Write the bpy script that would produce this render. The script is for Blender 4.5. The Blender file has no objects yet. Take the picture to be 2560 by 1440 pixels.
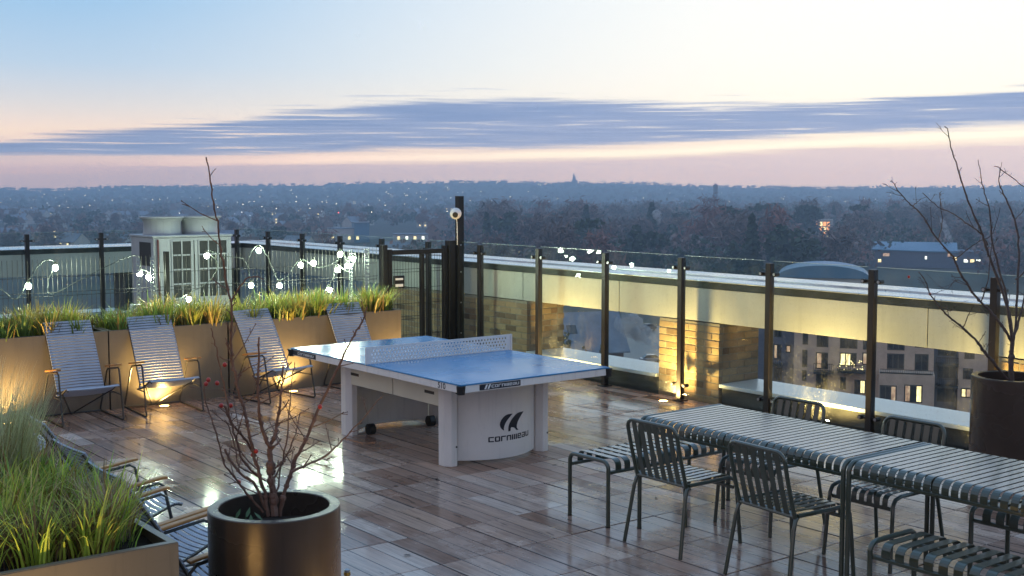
import bpy, bmesh, math, random
import numpy as np
from mathutils import Vector, Matrix

random.seed(7); RNG = np.random.default_rng(7)
SC = bpy.context.scene
COL = SC.collection

# ------------------------------------------------------------------ camera
# world axes: X along the deck planks, Y across them, Z up, deck surface at 0
F_PX, Y_HOR, CAM_H, YAW = 3071.0, 466.3, 2.258, 0.9115
PITCH = math.atan((720 - Y_HOR) / F_PX)
cam_d = bpy.data.cameras.new('camera')
cam = bpy.data.objects.new('camera', cam_d); COL.objects.link(cam)
cam.location = (0, 0, CAM_H)
cam.rotation_euler = (math.pi / 2 - PITCH, 0, YAW)
cam_d.sensor_width = 36.0
cam_d.lens = 36.0 * F_PX / 2560.0
cam_d.clip_start = 0.1; cam_d.clip_end = 20000
SC.camera = cam
FWD = Vector((-math.sin(YAW), math.cos(YAW), 0)); RGT = Vector((math.cos(YAW), math.sin(YAW), 0))

def ray(x, y):
    a, b = (x - 1280) / F_PX, (y - 720) / F_PX
    c, s = math.cos(PITCH), math.sin(PITCH)
    return RGT * a + FWD * (c - b * s) + Vector((0, 0, -s - b * c))
def at(x, y, dist):            # point of a sight line at a horizontal forward distance
    d = ray(x, y); k = dist / d.dot(FWD); p = d * k; p.z += CAM_H; return p
def on_z(x, y, z):             # point of a sight line on a level plane
    d = ray(x, y); k = (z - CAM_H) / d.z; p = d * k; p.z += CAM_H; return p
def on_x(x, y, sx):            # point of a sight line on the plane X = sx
    d = ray(x, y); k = sx / d.x; p = d * k; p.z += CAM_H; return p

# ------------------------------------------------------------------ render settings
SC.render.engine = 'CYCLES'
cy = SC.cycles
cy.use_denoising = True
cy.max_bounces = 5; cy.diffuse_bounces = 2; cy.glossy_bounces = 2; cy.transmission_bounces = 4
cy.transparent_max_bounces = 40; cy.volume_bounces = 0
cy.sample_clamp_indirect = 4.0
cy.caustics_reflective = False; cy.caustics_refractive = False
vs = SC.view_settings
vs.view_transform = 'Standard'; vs.look = 'None'; vs.exposure = 0.12; vs.gamma = 1.0; vs.use_curve_mapping = False

def lin(r, g, b):
    f = lambda c: (c / 255.0) / 12.92 if c / 255.0 <= 0.04045 else ((c / 255.0 + 0.055) / 1.055) ** 2.4
    return (f(r), f(g), f(b), 1.0)

# ------------------------------------------------------------------ node helpers
class NT:
    def __init__(s, tree): s.t = tree; s.n = tree.nodes; s.l = tree.links
    def node(s, typ, **kw):
        n = s.n.new(typ)
        for k, v in kw.items(): setattr(n, k, v)
        return n
    def link(s, a, b): s.l.new(a, b)
    def setin(s, n, i, v):
        if v is None: return
        if hasattr(v, 'is_linked') or hasattr(v, 'links'): s.l.new(v, n.inputs[i])
        else: n.inputs[i].default_value = v
    def math(s, op, a, b=None, c=None, clamp=False):
        n = s.node('ShaderNodeMath', operation=op); n.use_clamp = clamp
        s.setin(n, 0, a); s.setin(n, 1, b); s.setin(n, 2, c); return n.outputs[0]
    def smooth(s, v, lo, hi):
        n = s.node('ShaderNodeMapRange', interpolation_type='SMOOTHSTEP')
        s.setin(n, 0, v); s.setin(n, 1, lo); s.setin(n, 2, hi); return n.outputs[0]
    def ramp(s, fac, stops, interp='LINEAR'):
        n = s.node('ShaderNodeValToRGB'); n.color_ramp.interpolation = interp
        e = n.color_ramp.elements
        while len(e) < len(stops): e.new(0.5)
        for i, (p, c) in enumerate(stops):
            e[i].position = p; e[i].color = c if len(c) == 4 else (*c, 1)
        s.setin(n, 0, fac); return n.outputs[0]
    def mix(s, fac, a, b, blend='MIX'):
        n = s.node('ShaderNodeMix', data_type='RGBA', blend_type=blend)
        s.setin(n, 0, fac); s.setin(n, 6, a); s.setin(n, 7, b); return n.outputs[2]
    def noise(s, vec, scale, detail=3, rough=0.5, dist=0.0, dims='3D'):
        n = s.node('ShaderNodeTexNoise', noise_dimensions=dims)
        s.setin(n, 'Vector', vec); n.inputs['Scale'].default_value = scale
        n.inputs['Detail'].default_value = detail; n.inputs['Roughness'].default_value = rough
        n.inputs['Distortion'].default_value = dist
        return n.outputs[0]
    def comb(s, x, y, z):
        n = s.node('ShaderNodeCombineXYZ'); s.setin(n, 0, x); s.setin(n, 1, y); s.setin(n, 2, z); return n.outputs[0]
    def sep(s, v):
        n = s.node('ShaderNodeSeparateXYZ'); s.setin(n, 0, v); return n.outputs

# ------------------------------------------------------------------ dusk sky
SUN_AZ = math.radians(36)                      # right of the view axis, just under the horizon
SUNH = FWD * math.cos(SUN_AZ) + RGT * math.sin(SUN_AZ)
W = bpy.data.worlds.new('World'); SC.world = W; W.use_nodes = True
w = NT(W.node_tree); w.n.clear()
dirv = w.node('ShaderNodeTexCoord').outputs['Generated']
def dot(v, c):
    n = w.node('ShaderNodeVectorMath', operation='DOT_PRODUCT'); w.setin(n, 0, v); n.inputs[1].default_value = c; return n.outputs['Value']
dz = w.sep(dirv)[2]
el = w.math('ARCSINE', dz)
fx, fy = dot(dirv, RGT), dot(dirv, FWD)
az = w.math('ARCTAN2', fx, fy)
hl = w.math('SQRT', w.math('ADD', w.math('MULTIPLY', fx, fx), w.math('MULTIPLY', fy, fy)))
sundot = w.math('DIVIDE', dot(dirv, SUNH), w.math('MAXIMUM', hl, 0.001))
towards = w.smooth(sundot, 0.55, 0.99)
t_el = w.math('POWER', w.math('MAXIMUM', w.math('DIVIDE', el, math.pi / 2), 0.0), 0.5)   # 8.6 deg -> 0.31
ep = lambda deg: (deg / 90.0) ** 0.5
away = w.ramp(t_el, [(0.0, lin(172, 166, 190)), (ep(0.8), lin(192, 178, 196)), (ep(2.4), lin(238, 216, 206)), (ep(3.6), lin(214, 212, 216)),
                     (ep(5.4), lin(182, 204, 226)), (ep(8.7), lin(150, 192, 228)), (ep(25), lin(158, 198, 238)), (1.0, lin(150, 190, 236))])
near = w.ramp(t_el, [(0.0, lin(194, 184, 200)), (ep(0.7), lin(212, 197, 206)), (ep(1.6), lin(246, 226, 214)), (ep(3.2), lin(255, 246, 232)),
                     (ep(6.0), lin(255, 251, 243)), (ep(8.7), lin(254, 252, 247)), (ep(12), lin(214, 226, 243)), (ep(19), lin(176, 206, 240)), (ep(32), lin(164, 200, 240)), (1.0, lin(150, 190, 236))])
sky = w.mix(towards, away, near)
# opposite the sunset: the dull mauve-grey dusk side
back = w.ramp(t_el, [(0.0, lin(150, 150, 172)), (ep(6), lin(192, 176, 184)), (ep(14), lin(196, 188, 198)), (ep(34), lin(170, 192, 224)), (1.0, lin(150, 190, 236))])
sky = w.mix(w.smooth(w.math('MULTIPLY', sundot, -1.0), -0.30, 0.55), sky, back)
# cloud bank: two edges followed round the horizon, broken up by stretched noise
u01 = w.math('ADD', w.math('MULTIPLY', az, 1.0 / 0.9), 0.5)
def a01(xpx): return math.atan((xpx - 1280) / F_PX) / 0.9 + 0.5
def look(pts): return w.ramp(u01, [(a01(x), (v / 300.0,) * 3) for x, v in pts], 'B_SPLINE')
up = w.math('MULTIPLY', el, F_PX / 300.0)     # elevation in the same units as the edges
top = look([(-200, 98), (100, 116), (500, 148), (700, 184), (1000, 214), (1350, 226), (1800, 202), (2250, 208), (2700, 224)])
bot = look([(-200, 62), (150, 68), (500, 74), (1000, 88), (1600, 98), (2000, 118), (2350, 134), (2700, 144)])
st = w.comb(w.math('MULTIPLY', az, 4.0), w.math('MULTIPLY', el, 95.0), 0.0)
st2 = w.comb(w.math('MULTIPLY', az, 11.0), w.math('MULTIPLY', el, 520.0), 3.0)
n1 = w.math('SUBTRACT', w.noise(st, 1.0, 5, 0.55, 0.6), 0.5)
n2 = w.math('SUBTRACT', w.noise(st2, 1.0, 4, 0.6, 0.4), 0.5)
wob = w.math('ADD', w.math('MULTIPLY', n1, 0.20), w.math('MULTIPLY', n2, 0.10))
e1 = w.math('ADD', up, wob)
m_top = w.math('SUBTRACT', 1.0, w.smooth(w.math('SUBTRACT', e1, top), -0.055, 0.02))
m_bot = w.smooth(w.math('SUBTRACT', e1, bot), -0.02, 0.045)
bank = w.math('MULTIPLY', m_top, m_bot)
gaps = w.smooth(w.math('ADD', n2, w.math('MULTIPLY', n1, 0.5)), 0.05, 0.24)
bank = w.math('MULTIPLY', bank, w.math('SUBTRACT', 1.0, w.math('MULTIPLY', gaps, 0.75)))
ccol_l = w.mix(w.smooth(w.math('ADD', n1, n2), -0.3, 0.3), lin(106, 138, 186), lin(142, 164, 202))
ccol_r = w.mix(w.smooth(w.math('ADD', n1, n2), -0.3, 0.3), lin(122, 150, 196), lin(158, 172, 206))
ccol = w.mix(towards, ccol_l, ccol_r)
# bright slot of clear sky under the bank, then a mauve bank of haze down to the horizon
slot_c = w.math('SUBTRACT', bot, 0.055)
slot = w.math('SUBTRACT', 1.0, w.smooth(w.math('ABSOLUTE', w.math('SUBTRACT', w.math('ADD', up, w.math('MULTIPLY', n2, 0.06)), slot_c)), 0.005, 0.05))
slot = w.math('MULTIPLY', slot, w.smooth(az, -0.36, -0.12))
low = w.math('SUBTRACT', 1.0, w.smooth(w.math('SUBTRACT', e1, w.math('SUBTRACT', bot, 0.07)), -0.08, 0.01))
lowcol = w.mix(towards, lin(170, 168, 194), lin(204, 191, 206))
sky = w.mix(w.math('MULTIPLY', low, 0.75), sky, lowcol)
sky = w.mix(w.math('MULTIPLY', slot, 0.85), sky, w.mix(towards, lin(244, 208, 204), lin(255, 250, 232)))
sky = w.mix(w.math('MULTIPLY', bank, 0.93), sky, ccol)
# thin high streaks just above the bank
hi = w.math('MULTIPLY', w.smooth(w.math('ADD', n2, w.math('MULTIPLY', n1, 0.5)), 0.08, 0.22),
            w.math('MULTIPLY', w.smooth(w.math('SUBTRACT', up, top), -0.02, 0.03), w.math('SUBTRACT', 1.0, w.smooth(w.math('SUBTRACT', up, top), 0.04, 0.12))))
sky = w.mix(w.math('MULTIPLY', hi, 0.45), sky, ccol)
# the sky behind the evening haze: what must stand beyond it for the colours above to arrive here
HAZE_D, HAZE_TOP, HAZE_L = 0.00050, 58.0, 5000.0
HAZE_IN = (0.145, 0.255, 0.470, 1.0)
dxy = w.sep(dirv)
side = w.math('DIVIDE', w.math('MAXIMUM', w.math('ABSOLUTE', dxy[0]), w.math('ABSOLUTE', dxy[1])), w.math('MAXIMUM', hl, 0.001))
pl = w.math('MINIMUM', w.math('DIVIDE', HAZE_L, side), w.math('DIVIDE', HAZE_TOP - CAM_H, w.math('MAXIMUM', w.math('TANGENT', el), 0.002)))
T_ = w.math('EXPONENT', w.math('MULTIPLY', pl, -HAZE_D))
inv = w.math('SUBTRACT', 1.0, T_)
air = w.mix(1.0, w.comb(inv, inv, inv), HAZE_IN, 'MULTIPLY')
beyond = w.mix(1.0, sky, air, 'SUBTRACT')
sky = w.mix(1.0, beyond, w.comb(T_, T_, T_), 'DIVIDE')
below = w.smooth(dz, -0.01, 0.0)
sky = w.mix(below, lin(60, 66, 86), sky)
bg = w.node('ShaderNodeBackground'); w.setin(bg, 0, sky); bg.inputs[1].default_value = 1.0
w.link(bg.outputs[0], w.node('ShaderNodeOutputWorld').inputs[0])
try: W.cycles.sampling_method = 'MANUAL'; W.cycles.sample_map_resolution = 512
except Exception: pass

# faint afterglow
sun_d = bpy.data.lights.new('sun', 'SUN'); sun = bpy.data.objects.new('sun', sun_d); COL.objects.link(sun)
sun_d.energy = 0.35; sun_d.angle = math.radians(14); sun_d.color = (1.0, 0.80, 0.72)
sd = SUNH * math.cos(math.radians(4)) + Vector((0, 0, math.sin(math.radians(4))))
sun.rotation_euler = sd.to_track_quat('Z', 'Y').to_euler(); sun.location = (0, 0, 30)

# ------------------------------------------------------------------ mesh builder
class MB:
    def __init__(s): s.v = []; s.f = []
    def add(s, vs_, fs):
        o = len(s.v); s.v += [tuple(p) for p in vs_]; s.f += [tuple(i + o for i in q) for q in fs]; return s
    def box(s, x0, x1, y0, y1, z0, z1):
        return s.add([(x0,y0,z0),(x1,y0,z0),(x1,y1,z0),(x0,y1,z0),(x0,y0,z1),(x1,y0,z1),(x1,y1,z1),(x0,y1,z1)],
                     [(3,2,1,0),(4,5,6,7),(0,1,5,4),(1,2,6,5),(2,3,7,6),(3,0,4,7)])
    def cyl(s, p0, p1, r0, r1=None, n=8, caps=True):
        return s.tube([p0, p1], [r0, r0 if r1 is None else r1], n, caps)
    def tube(s, pts, r, n=8, caps=True):
        P = [Vector(p) for p in pts]; k = len(P)
        R = list(r) if hasattr(r, '__len__') else [r] * k
        o = len(s.v); up_ = None
        for i in range(k):
            t = (P[min(i+1, k-1)] - P[max(i-1, 0)])
            if t.length < 1e-9: t = Vector((0, 0, 1))
            t.normalize()
            if up_ is None:
                up_ = Vector((0, 0, 1)) if abs(t.z) < 0.9 else Vector((1, 0, 0))
            a = t.cross(up_)
            if a.length < 1e-6: a = t.cross(Vector((0, 1, 0)))
            a.normalize(); b = a.cross(t); up_ = b
            for j in range(n):
                q = 2 * math.pi * j / n
                s.v.append(tuple(P[i] + (a * math.cos(q) + b * math.sin(q)) * R[i]))
        for i in range(k - 1):
            for j in range(n):
                j2 = (j + 1) % n
                s.f.append((o+i*n+j2, o+i*n+j, o+(i+1)*n+j, o+(i+1)*n+j2))
        if caps:
            s.f.append(tuple(o + j for j in range(n)))
            s.f.append(tuple(o + (k-1)*n + j for j in reversed(range(n))))
        return s
    def strip(s, pts, side, half, thick):
        # flat bar swept along pts; side = unit width vector, half = half width, thick along the local normal
        P = [Vector(p) for p in pts]; sd_ = Vector(side); k = len(P); o = len(s.v)
        for i in range(k):
            t = (P[min(i+1, k-1)] - P[max(i-1, 0)]).normalized(); nn = sd_.cross(t).normalized()
            for (a, b) in ((-1, 0), (1, 0), (1, 1), (-1, 1)):
                s.v.append(tuple(P[i] + sd_ * (a * half) - nn * (b * thick)))
        for i in range(k - 1):
            for j in range(4):
                j2 = (j + 1) % 4
                s.f.append((o+i*4+j, o+i*4+j2, o+(i+1)*4+j2, o+(i+1)*4+j))
        s.f.append((o+3, o+2, o+1, o)); s.f.append(tuple(o + (k-1)*4 + j for j in range(4)))
        return s
    def lathe(s, prof, n=32, c=(0, 0), close=False):
        o = len(s.v); k = len(prof)
        for r, z in prof:
            for j in range(n):
                q = 2 * math.pi * j / n
                s.v.append((c[0] + r * math.cos(q), c[1] + r * math.sin(q), z))
        for i in range(k - 1 if not close else k):
            i2 = (i + 1) % k
            for j in range(n):
                j2 = (j + 1) % n
                s.f.append((o+i*n+j, o+i*n+j2, o+i2*n+j2, o+i2*n+j))
        return s
    def ball(s, c, r, n=8, m=5, sz=1.0):
        c = Vector(c); o = len(s.v)
        s.v.append((c.x, c.y, c.z + r * sz))
        for i in range(1, m):
            th = math.pi * i / m
            for j in range(n):
                q = 2 * math.pi * j / n
                s.v.append((c.x + r*math.sin(th)*math.cos(q), c.y + r*math.sin(th)*math.sin(q), c.z + r*sz*math.cos(th)))
        s.v.append((c.x, c.y, c.z - r * sz))
        for j in range(n): s.f.append((o, o+1+j, o+1+(j+1) % n))
        for i in range(m - 2):
            for j in range(n):
                j2 = (j+1) % n
                s.f.append((o+1+i*n+j, o+1+(i+1)*n+j, o+1+(i+1)*n+j2, o+1+i*n+j2))
        e = len(s.v) - 1
        for j in range(n): s.f.append((e, o+1+(m-2)*n+(j+1) % n, o+1+(m-2)*n+j))
        return s
    def mesh(s, name, mat, smooth=False, bevel=0.0, seg=2):
        me = bpy.data.meshes.new(name); me.from_pydata(s.v, [], s.f)
        if bevel:
            bm = bmesh.new(); bm.from_mesh(me)
            es = [e for e in bm.edges if len(e.link_faces) == 2 and e.calc_face_angle(0) > 0.6]
            bmesh.ops.bevel(bm, geom=es, offset=bevel, segments=seg, affect='EDGES', profile=0.5, clamp_overlap=True)
            bm.to_mesh(me); bm.free()
        if smooth:
            me.polygons.foreach_set('use_smooth', [True] * len(me.polygons))
            try: me.set_sharp_from_angle(angle=math.radians(40))
            except Exception: pass
        if mat: me.materials.append(mat)
        me.update(); return me
    def build(s, name, mat, parent=None, smooth=False, bevel=0.0, seg=2, loc=None):
        return obj(name, s.mesh(name, mat, smooth, bevel, seg), parent, loc)

def obj(name, me, parent=None, loc=None, rot=None):
    o = bpy.data.objects.new(name, me); COL.objects.link(o)
    if parent: o.parent = parent
    if loc is not None: o.location = loc
    if rot is not None: o.rotation_euler = rot
    return o
def tag(o, label=None, cat=None, group=None, kind=None):
    if label: o['label'] = label
    if cat: o['category'] = cat
    if group: o['group'] = group
    if kind: o['kind'] = kind
    return o
def thing(name, label, cat, loc=(0, 0, 0), rz=0.0, group=None, kind=None):
    o = bpy.data.objects.new(name, None); COL.objects.link(o)
    o.empty_display_size = 0.1
    o.location = loc; o.rotation_euler = (0, 0, rz)
    return tag(o, label, cat, group, kind)
KIDS = {}
def kids(o):
    return [c for c in bpy.data.objects if c.parent == o]
def copy_tree(o, parent=None):
    c = o.copy(); COL.objects.link(c); c.parent = parent
    for ch in list(o.children): copy_tree(ch, c)
    return c
def dup(o, loc, rz, label, group=None):
    c = copy_tree(o); c.location = loc; c.rotation_euler = (0, 0, rz); c['label'] = label
    if group: c['group'] = group
    return c

# ------------------------------------------------------------------ materials
def principled(name, col, rough=0.5, metal=0.0, spec=0.5, var=0.0, vscale=8.0, bump=0.0, bscale=60.0, rvar=0.0, coat=0.0, emis=None, estr=0.0, streak=0.0):
    m = bpy.data.materials.new(name); m.use_nodes = True
    t = NT(m.node_tree); b = t.n['Principled BSDF']
    b.inputs['Base Color'].default_value = (*col[:3], 1); b.inputs['Roughness'].default_value = rough
    b.inputs['Metallic'].default_value = metal; b.inputs['Specular IOR Level'].default_value = spec
    b.inputs['Coat Weight'].default_value = coat; b.inputs['Coat Roughness'].default_value = 0.12
    tc = None
    if var or bump or rvar: tc = t.node('ShaderNodeTexCoord').outputs['Object']
    if var:
        n = t.noise(tc, vscale, 4, 0.6)
        dark = tuple(c * (1 - var) for c in col[:3]) + (1,); lite = tuple(min(1, c * (1 + var)) for c in col[:3]) + (1,)
        cc_ = t.ramp(n, [(0.3, dark), (0.7, lite)])
        if streak:
            x_, y_, z_ = t.sep(tc)
            sn = t.noise(t.comb(t.math('MULTIPLY', x_, 22.0), t.math('MULTIPLY', y_, 22.0), t.math('MULTIPLY', z_, 1.6)), 1.0, 5, 0.65)
            sp = t.noise(tc, 45.0, 4, 0.7)
            f_ = t.math('MULTIPLY', t.math('ADD', t.smooth(sn, 0.50, 0.78), t.math('MULTIPLY', t.smooth(sp, 0.60, 0.72), 0.6)), streak)
            cc_ = t.mix(f_, cc_, tuple(c * 0.45 for c in col[:3]) + (1,))
        t.link(cc_, b.inputs['Base Color'])
    if rvar:
        n = t.noise(tc, vscale * 0.7, 3, 0.6)
        t.link(t.ramp(n, [(0.3, (rough - rvar,) * 3), (0.7, (rough + rvar,) * 3)]), b.inputs['Roughness'])
    if bump:
        bn = t.node('ShaderNodeBump'); bn.inputs['Strength'].default_value = bump; bn.inputs['Distance'].default_value = 0.01
        t.link(t.noise(tc, bscale, 3, 0.6), bn.inputs['Height']); t.link(bn.outputs[0], b.inputs['Normal'])
    if emis:
        b.inputs['Emission Color'].default_value = (*emis[:3], 1); b.inputs['Emission Strength'].default_value = estr
    return m
def emitter(name, col, strength, sampled=True):
    m = bpy.data.materials.new(name); m.use_nodes = True
    t = NT(m.node_tree); t.n.clear()
    e = t.node('ShaderNodeEmission'); e.inputs[0].default_value = (*col[:3], 1); e.inputs[1].default_value = strength
    t.link(e.outputs[0], t.node('ShaderNodeOutputMaterial').inputs[0])
    if not sampled: m.cycles.emission_sampling = 'NONE'
    return m
def thin_glass(name, tint, refl=0.9, dirt=0.045):
    m = bpy.data.materials.new(name); m.use_nodes = True
    t = NT(m.node_tree); t.n.clear()
    tr = t.node('ShaderNodeBsdfTransparent'); tr.inputs[0].default_value = (*tint, 1)
    gl = t.node('ShaderNodeBsdfGlossy'); gl.inputs[0].default_value = (refl, refl, refl, 1); gl.inputs[1].default_value = 0.01
    lw = t.node('ShaderNodeLayerWeight'); lw.inputs[0].default_value = 0.5
    fr = t.math('ADD', t.math('MULTIPLY', t.math('POWER', lw.outputs['Facing'], 5.0), 0.75), 0.016)
    m1 = t.node('ShaderNodeMixShader'); t.link(fr, m1.inputs[0]); t.link(tr.outputs[0], m1.inputs[1]); t.link(gl.outputs[0], m1.inputs[2])
    df = t.node('ShaderNodeBsdfDiffuse'); df.inputs[0].default_value = (0.7, 0.75, 0.72, 1)
    tc = t.node('ShaderNodeTexCoord').outputs['Object']
    drops = t.math('MULTIPLY', t.smooth(t.noise(tc, 55.0, 2, 0.5), 0.66, 0.72), dirt * 2.5)
    dn = t.math('ADD', drops, t.math('MULTIPLY', t.smooth(t.noise(tc, 3.0, 5, 0.65), 0.4, 0.8), dirt))
    m2 = t.node('ShaderNodeMixShader'); t.link(dn, m2.inputs[0]); t.link(m1.outputs[0], m2.inputs[1]); t.link(df.outputs[0], m2.inputs[2])
    t.link(m2.outputs[0], t.node('ShaderNodeOutputMaterial').inputs[0])
    return m
def attr_leaf(name, rough=0.5, trans=0.4):
    m = bpy.data.materials.new(name); m.use_nodes = True
    t = NT(m.node_tree); b = t.n['Principled BSDF']; out = [n for n in t.n if n.type == 'OUTPUT_MATERIAL'][0]
    a = t.node('ShaderNodeAttribute', attribute_name='tone')
    t.link(a.outputs['Color'], b.inputs['Base Color']); b.inputs['Roughness'].default_value = rough
    tl = t.node('ShaderNodeBsdfTranslucent'); t.link(a.outputs['Color'], tl.inputs[0])
    mx = t.node('ShaderNodeMixShader'); mx.inputs[0].default_value = trans
    t.link(b.outputs[0], mx.inputs[1]); t.link(tl.outputs[0], mx.inputs[2]); t.link(mx.outputs[0], out.inputs[0])
    return m

M = {}
def plank_tile():
    m = bpy.data.materials.new('wood_look_tile'); m.use_nodes = True
    t = NT(m.node_tree); b = t.n['Principled BSDF']
    tc = t.node('ShaderNodeTexCoord').outputs['Object']; oi = t.node('ShaderNodeObjectInfo').outputs['Random']
    x, y, z = t.sep(tc)
    pi_ = t.math('FLOOR', t.math('MULTIPLY', y, 1 / 0.1475))
    fr = t.math('FRACT', t.math('MULTIPLY', y, 1 / 0.1475))
    key = t.comb(pi_, t.math('MULTIPLY', oi, 977.0), 0.0)
    wn = t.node('ShaderNodeTexWhiteNoise', noise_dimensions='2D'); t.link(key, wn.inputs['Vector'])
    base = t.ramp(wn.outputs['Value'], [(0.0, lin(134, 102, 86)), (0.2, lin(158, 126, 110)), (0.5, lin(174, 148, 134)), (0.8, lin(184, 152, 134)), (1.0, lin(198, 178, 166))])
    off = t.math('MULTIPLY', wn.outputs['Value'], 37.0)
    gv = t.comb(t.math('MULTIPLY', x, 2.2), t.math('MULTIPLY', y, 38.0), t.math('ADD', off, t.math('MULTIPLY', oi, 71.0)))
    g = t.noise(gv, 1.0, 6, 0.62, 0.8)
    col = t.mix(0.8, base, t.ramp(g, [(0.25, (0.38, 0.36, 0.35)), (0.5, (0.86, 0.85, 0.84)), (0.75, (1.2, 1.17, 1.12))]), 'MULTIPLY')
    kn = t.smooth(t.noise(t.comb(t.math('MULTIPLY', x, 5.0), t.math('MULTIPLY', y, 22.0), off), 1.0, 2, 0.5), 0.66, 0.74)
    col = t.mix(t.math('MULTIPLY', kn, 0.6), col, lin(58, 46, 40))
    edge = t.smooth(t.math('ABSOLUTE', t.math('SUBTRACT', fr, 0.5)), 0.458, 0.482)
    col = t.mix(t.math('MULTIPLY', edge, 0.85), col, lin(40, 34, 33))
    pos = t.node('ShaderNodeNewGeometry').outputs['Position']
    wet = t.noise(pos, 0.55, 4, 0.6, 0.3)
    wet2 = t.noise(pos, 2.6, 5, 0.7)
    wv = t.math('ADD', t.math('MULTIPLY', wet, 0.65), t.math('MULTIPLY', wet2, 0.35))
    dry = t.smooth(wv, 0.46, 0.60)
    col = t.mix(dry, t.mix(0.0, col, col), t.mix(1.0, col, (1.22, 1.22, 1.22, 1), 'MULTIPLY'))
    spots = t.smooth(t.noise(pos, 17.0, 2, 0.5), 0.70, 0.76)
    col = t.mix(t.math('MULTIPLY', spots, 0.3), col, lin(60, 54, 52))
    t.link(col, b.inputs['Base Color'])
    rg = t.math('ADD', t.math('MULTIPLY', dry, 0.36), t.math('ADD', 0.07, t.math('MULTIPLY', g, 0.10)))
    t.link(rg, b.inputs['Roughness'])
    t.link(t.math('SUBTRACT', 0.62, t.math('MULTIPLY', dry, 0.44)), b.inputs['Specular IOR Level'])
    bn = t.node('ShaderNodeBump'); bn.inputs['Strength'].default_value = 0.10; bn.inputs['Distance'].default_value = 0.004
    hh = t.math('ADD', t.math('MULTIPLY', g, 0.35), t.math('SUBTRACT', t.math('MULTIPLY', wet2, 0.5), t.math('MULTIPLY', edge, 0.8)))
    t.link(hh, bn.inputs['Height']); t.link(bn.outputs[0], b.inputs['Normal'])
    return m
M['tile'] = plank_tile()
M['subfloor'] = principled('joint_grout', lin(34, 32, 33), 0.7)
M['membrane'] = principled('roof_membrane', lin(70, 72, 76), 0.55, var=0.25, vscale=1.2, bump=0.2, bscale=20)
M['anthracite'] = principled('anthracite_powder_coat', lin(44, 42, 42), 0.38, 0.35, var=0.12, vscale=3, rvar=0.06)
M['black_metal'] = principled('black_powder_coat', lin(30, 28, 27), 0.42, 0.3, var=0.15, vscale=5)
M['planter'] = principled('bronze_planter_steel', lin(120, 110, 97), 0.38, 0.3, var=0.10, vscale=2.0, bump=0.05, bscale=240, rvar=0.07, streak=0.35)
M['pot'] = principled('dark_planter_steel', lin(78, 67, 60), 0.28, 0.5, var=0.12, vscale=3.0, bump=0.10, bscale=320, rvar=0.02, streak=0.25)
M['soil'] = principled('soil', lin(44, 34, 27), 0.95, var=0.5, vscale=30, bump=0.8, bscale=60)
M['olive'] = principled('olive_green_powder_coat', lin(44, 54, 39), 0.30, 0.08, var=0.10, vscale=7, coat=1.0)
M['slat_blue'] = principled('grey_blue_lamella', lin(164, 169, 182), 0.40, 0.0, var=0.08, vscale=9, rvar=0.08)
M['chair_metal'] = principled('chair_tube_steel', lin(70, 68, 66), 0.35, 0.6)
M['bamboo'] = principled('bamboo_armrest', lin(176, 120, 62), 0.42, var=0.25, vscale=14)
M['white_steel'] = principled('white_powder_coat', lin(226, 221, 216), 0.38, 0.0, var=0.05, vscale=2.5, rvar=0.07, bump=0.02, bscale=200, streak=0.28)
M['cream_steel'] = principled('cream_steel_apron', lin(214, 208, 190), 0.42, 0.0, var=0.06, vscale=3)
M['table_blue'] = principled('blue_table_board', lin(62, 130, 178), 0.24, 0.0, var=0.14, vscale=1.6, rvar=0.12, spec=0.35)
M['black_plastic'] = principled('black_plastic', lin(22, 22, 24), 0.5)
M['ink'] = principled('navy_lettering', lin(24, 26, 40), 0.5)
M['label_white'] = principled('white_lettering', lin(225, 225, 225), 0.5)
M['panel'] = principled('cream_fascia_panel', lin(206, 202, 190), 0.38, 0.0, var=0.05, vscale=1.3, rvar=0.08, streak=0.22)
M['coping'] = principled('pale_metal_coping', lin(224, 224, 232), 0.20, 0.65, var=0.06, vscale=2.0, rvar=0.10)
M['fascia_dark'] = principled('dark_gutter_strip', lin(50, 52, 52), 0.5, var=0.25, vscale=4)
M['sill'] = principled('pale_sill_capping', lin(226, 230, 234), 0.30, 0.3, var=0.06, vscale=2.5)
M['mortar'] = principled('mortar', lin(150, 138, 120), 0.9, var=0.2, vscale=20)
def brick_mat(name, cols):
    m = bpy.data.materials.new(name); m.use_nodes = True
    t = NT(m.node_tree); b = t.n['Principled BSDF']
    oi = t.node('ShaderNodeObjectInfo').outputs['Random']; tc = t.node('ShaderNodeTexCoord').outputs['Object']
    base = t.ramp(oi, [(i / (len(cols) - 1), c) for i, c in enumerate(cols)])
    n = t.noise(t.comb(oi, oi, oi) if False else tc, 30.0, 5, 0.7)
    t.link(t.mix(0.7, base, t.ramp(n, [(0.25, (0.65,) * 3), (0.7, (1.15,) * 3)]), 'MULTIPLY'), b.inputs['Base Color'])
    b.inputs['Roughness'].default_value = 0.85
    bn = t.node('ShaderNodeBump'); bn.inputs['Strength'].default_value = 0.5; bn.inputs['Distance'].default_value = 0.006
    t.link(n, bn.inputs['Height']); t.link(bn.outputs[0], b.inputs['Normal'])
    return m
M['brick'] = brick_mat('buff_brick', [lin(112, 88, 68), lin(168, 138, 104), lin(182, 152, 112), lin(150, 118, 90), lin(190, 164, 126)])
M['glass'] = thin_glass('clear_balustrade_glass', (0.93, 0.97, 0.955))
M['glass_edge'] = principled('polished_glass_edge', lin(150, 180, 172), 0.15, spec=0.8)
M['steel'] = principled('brushed_steel', lin(170, 170, 172), 0.28, 0.9)
M['galv'] = principled('galvanised_steel', lin(170, 176, 174), 0.45, 0.5, var=0.15, vscale=20)
M['ac_white'] = principled('grey_white_unit_casing', lin(152, 156, 162), 0.45, var=0.05, vscale=4, streak=0.3)
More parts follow.
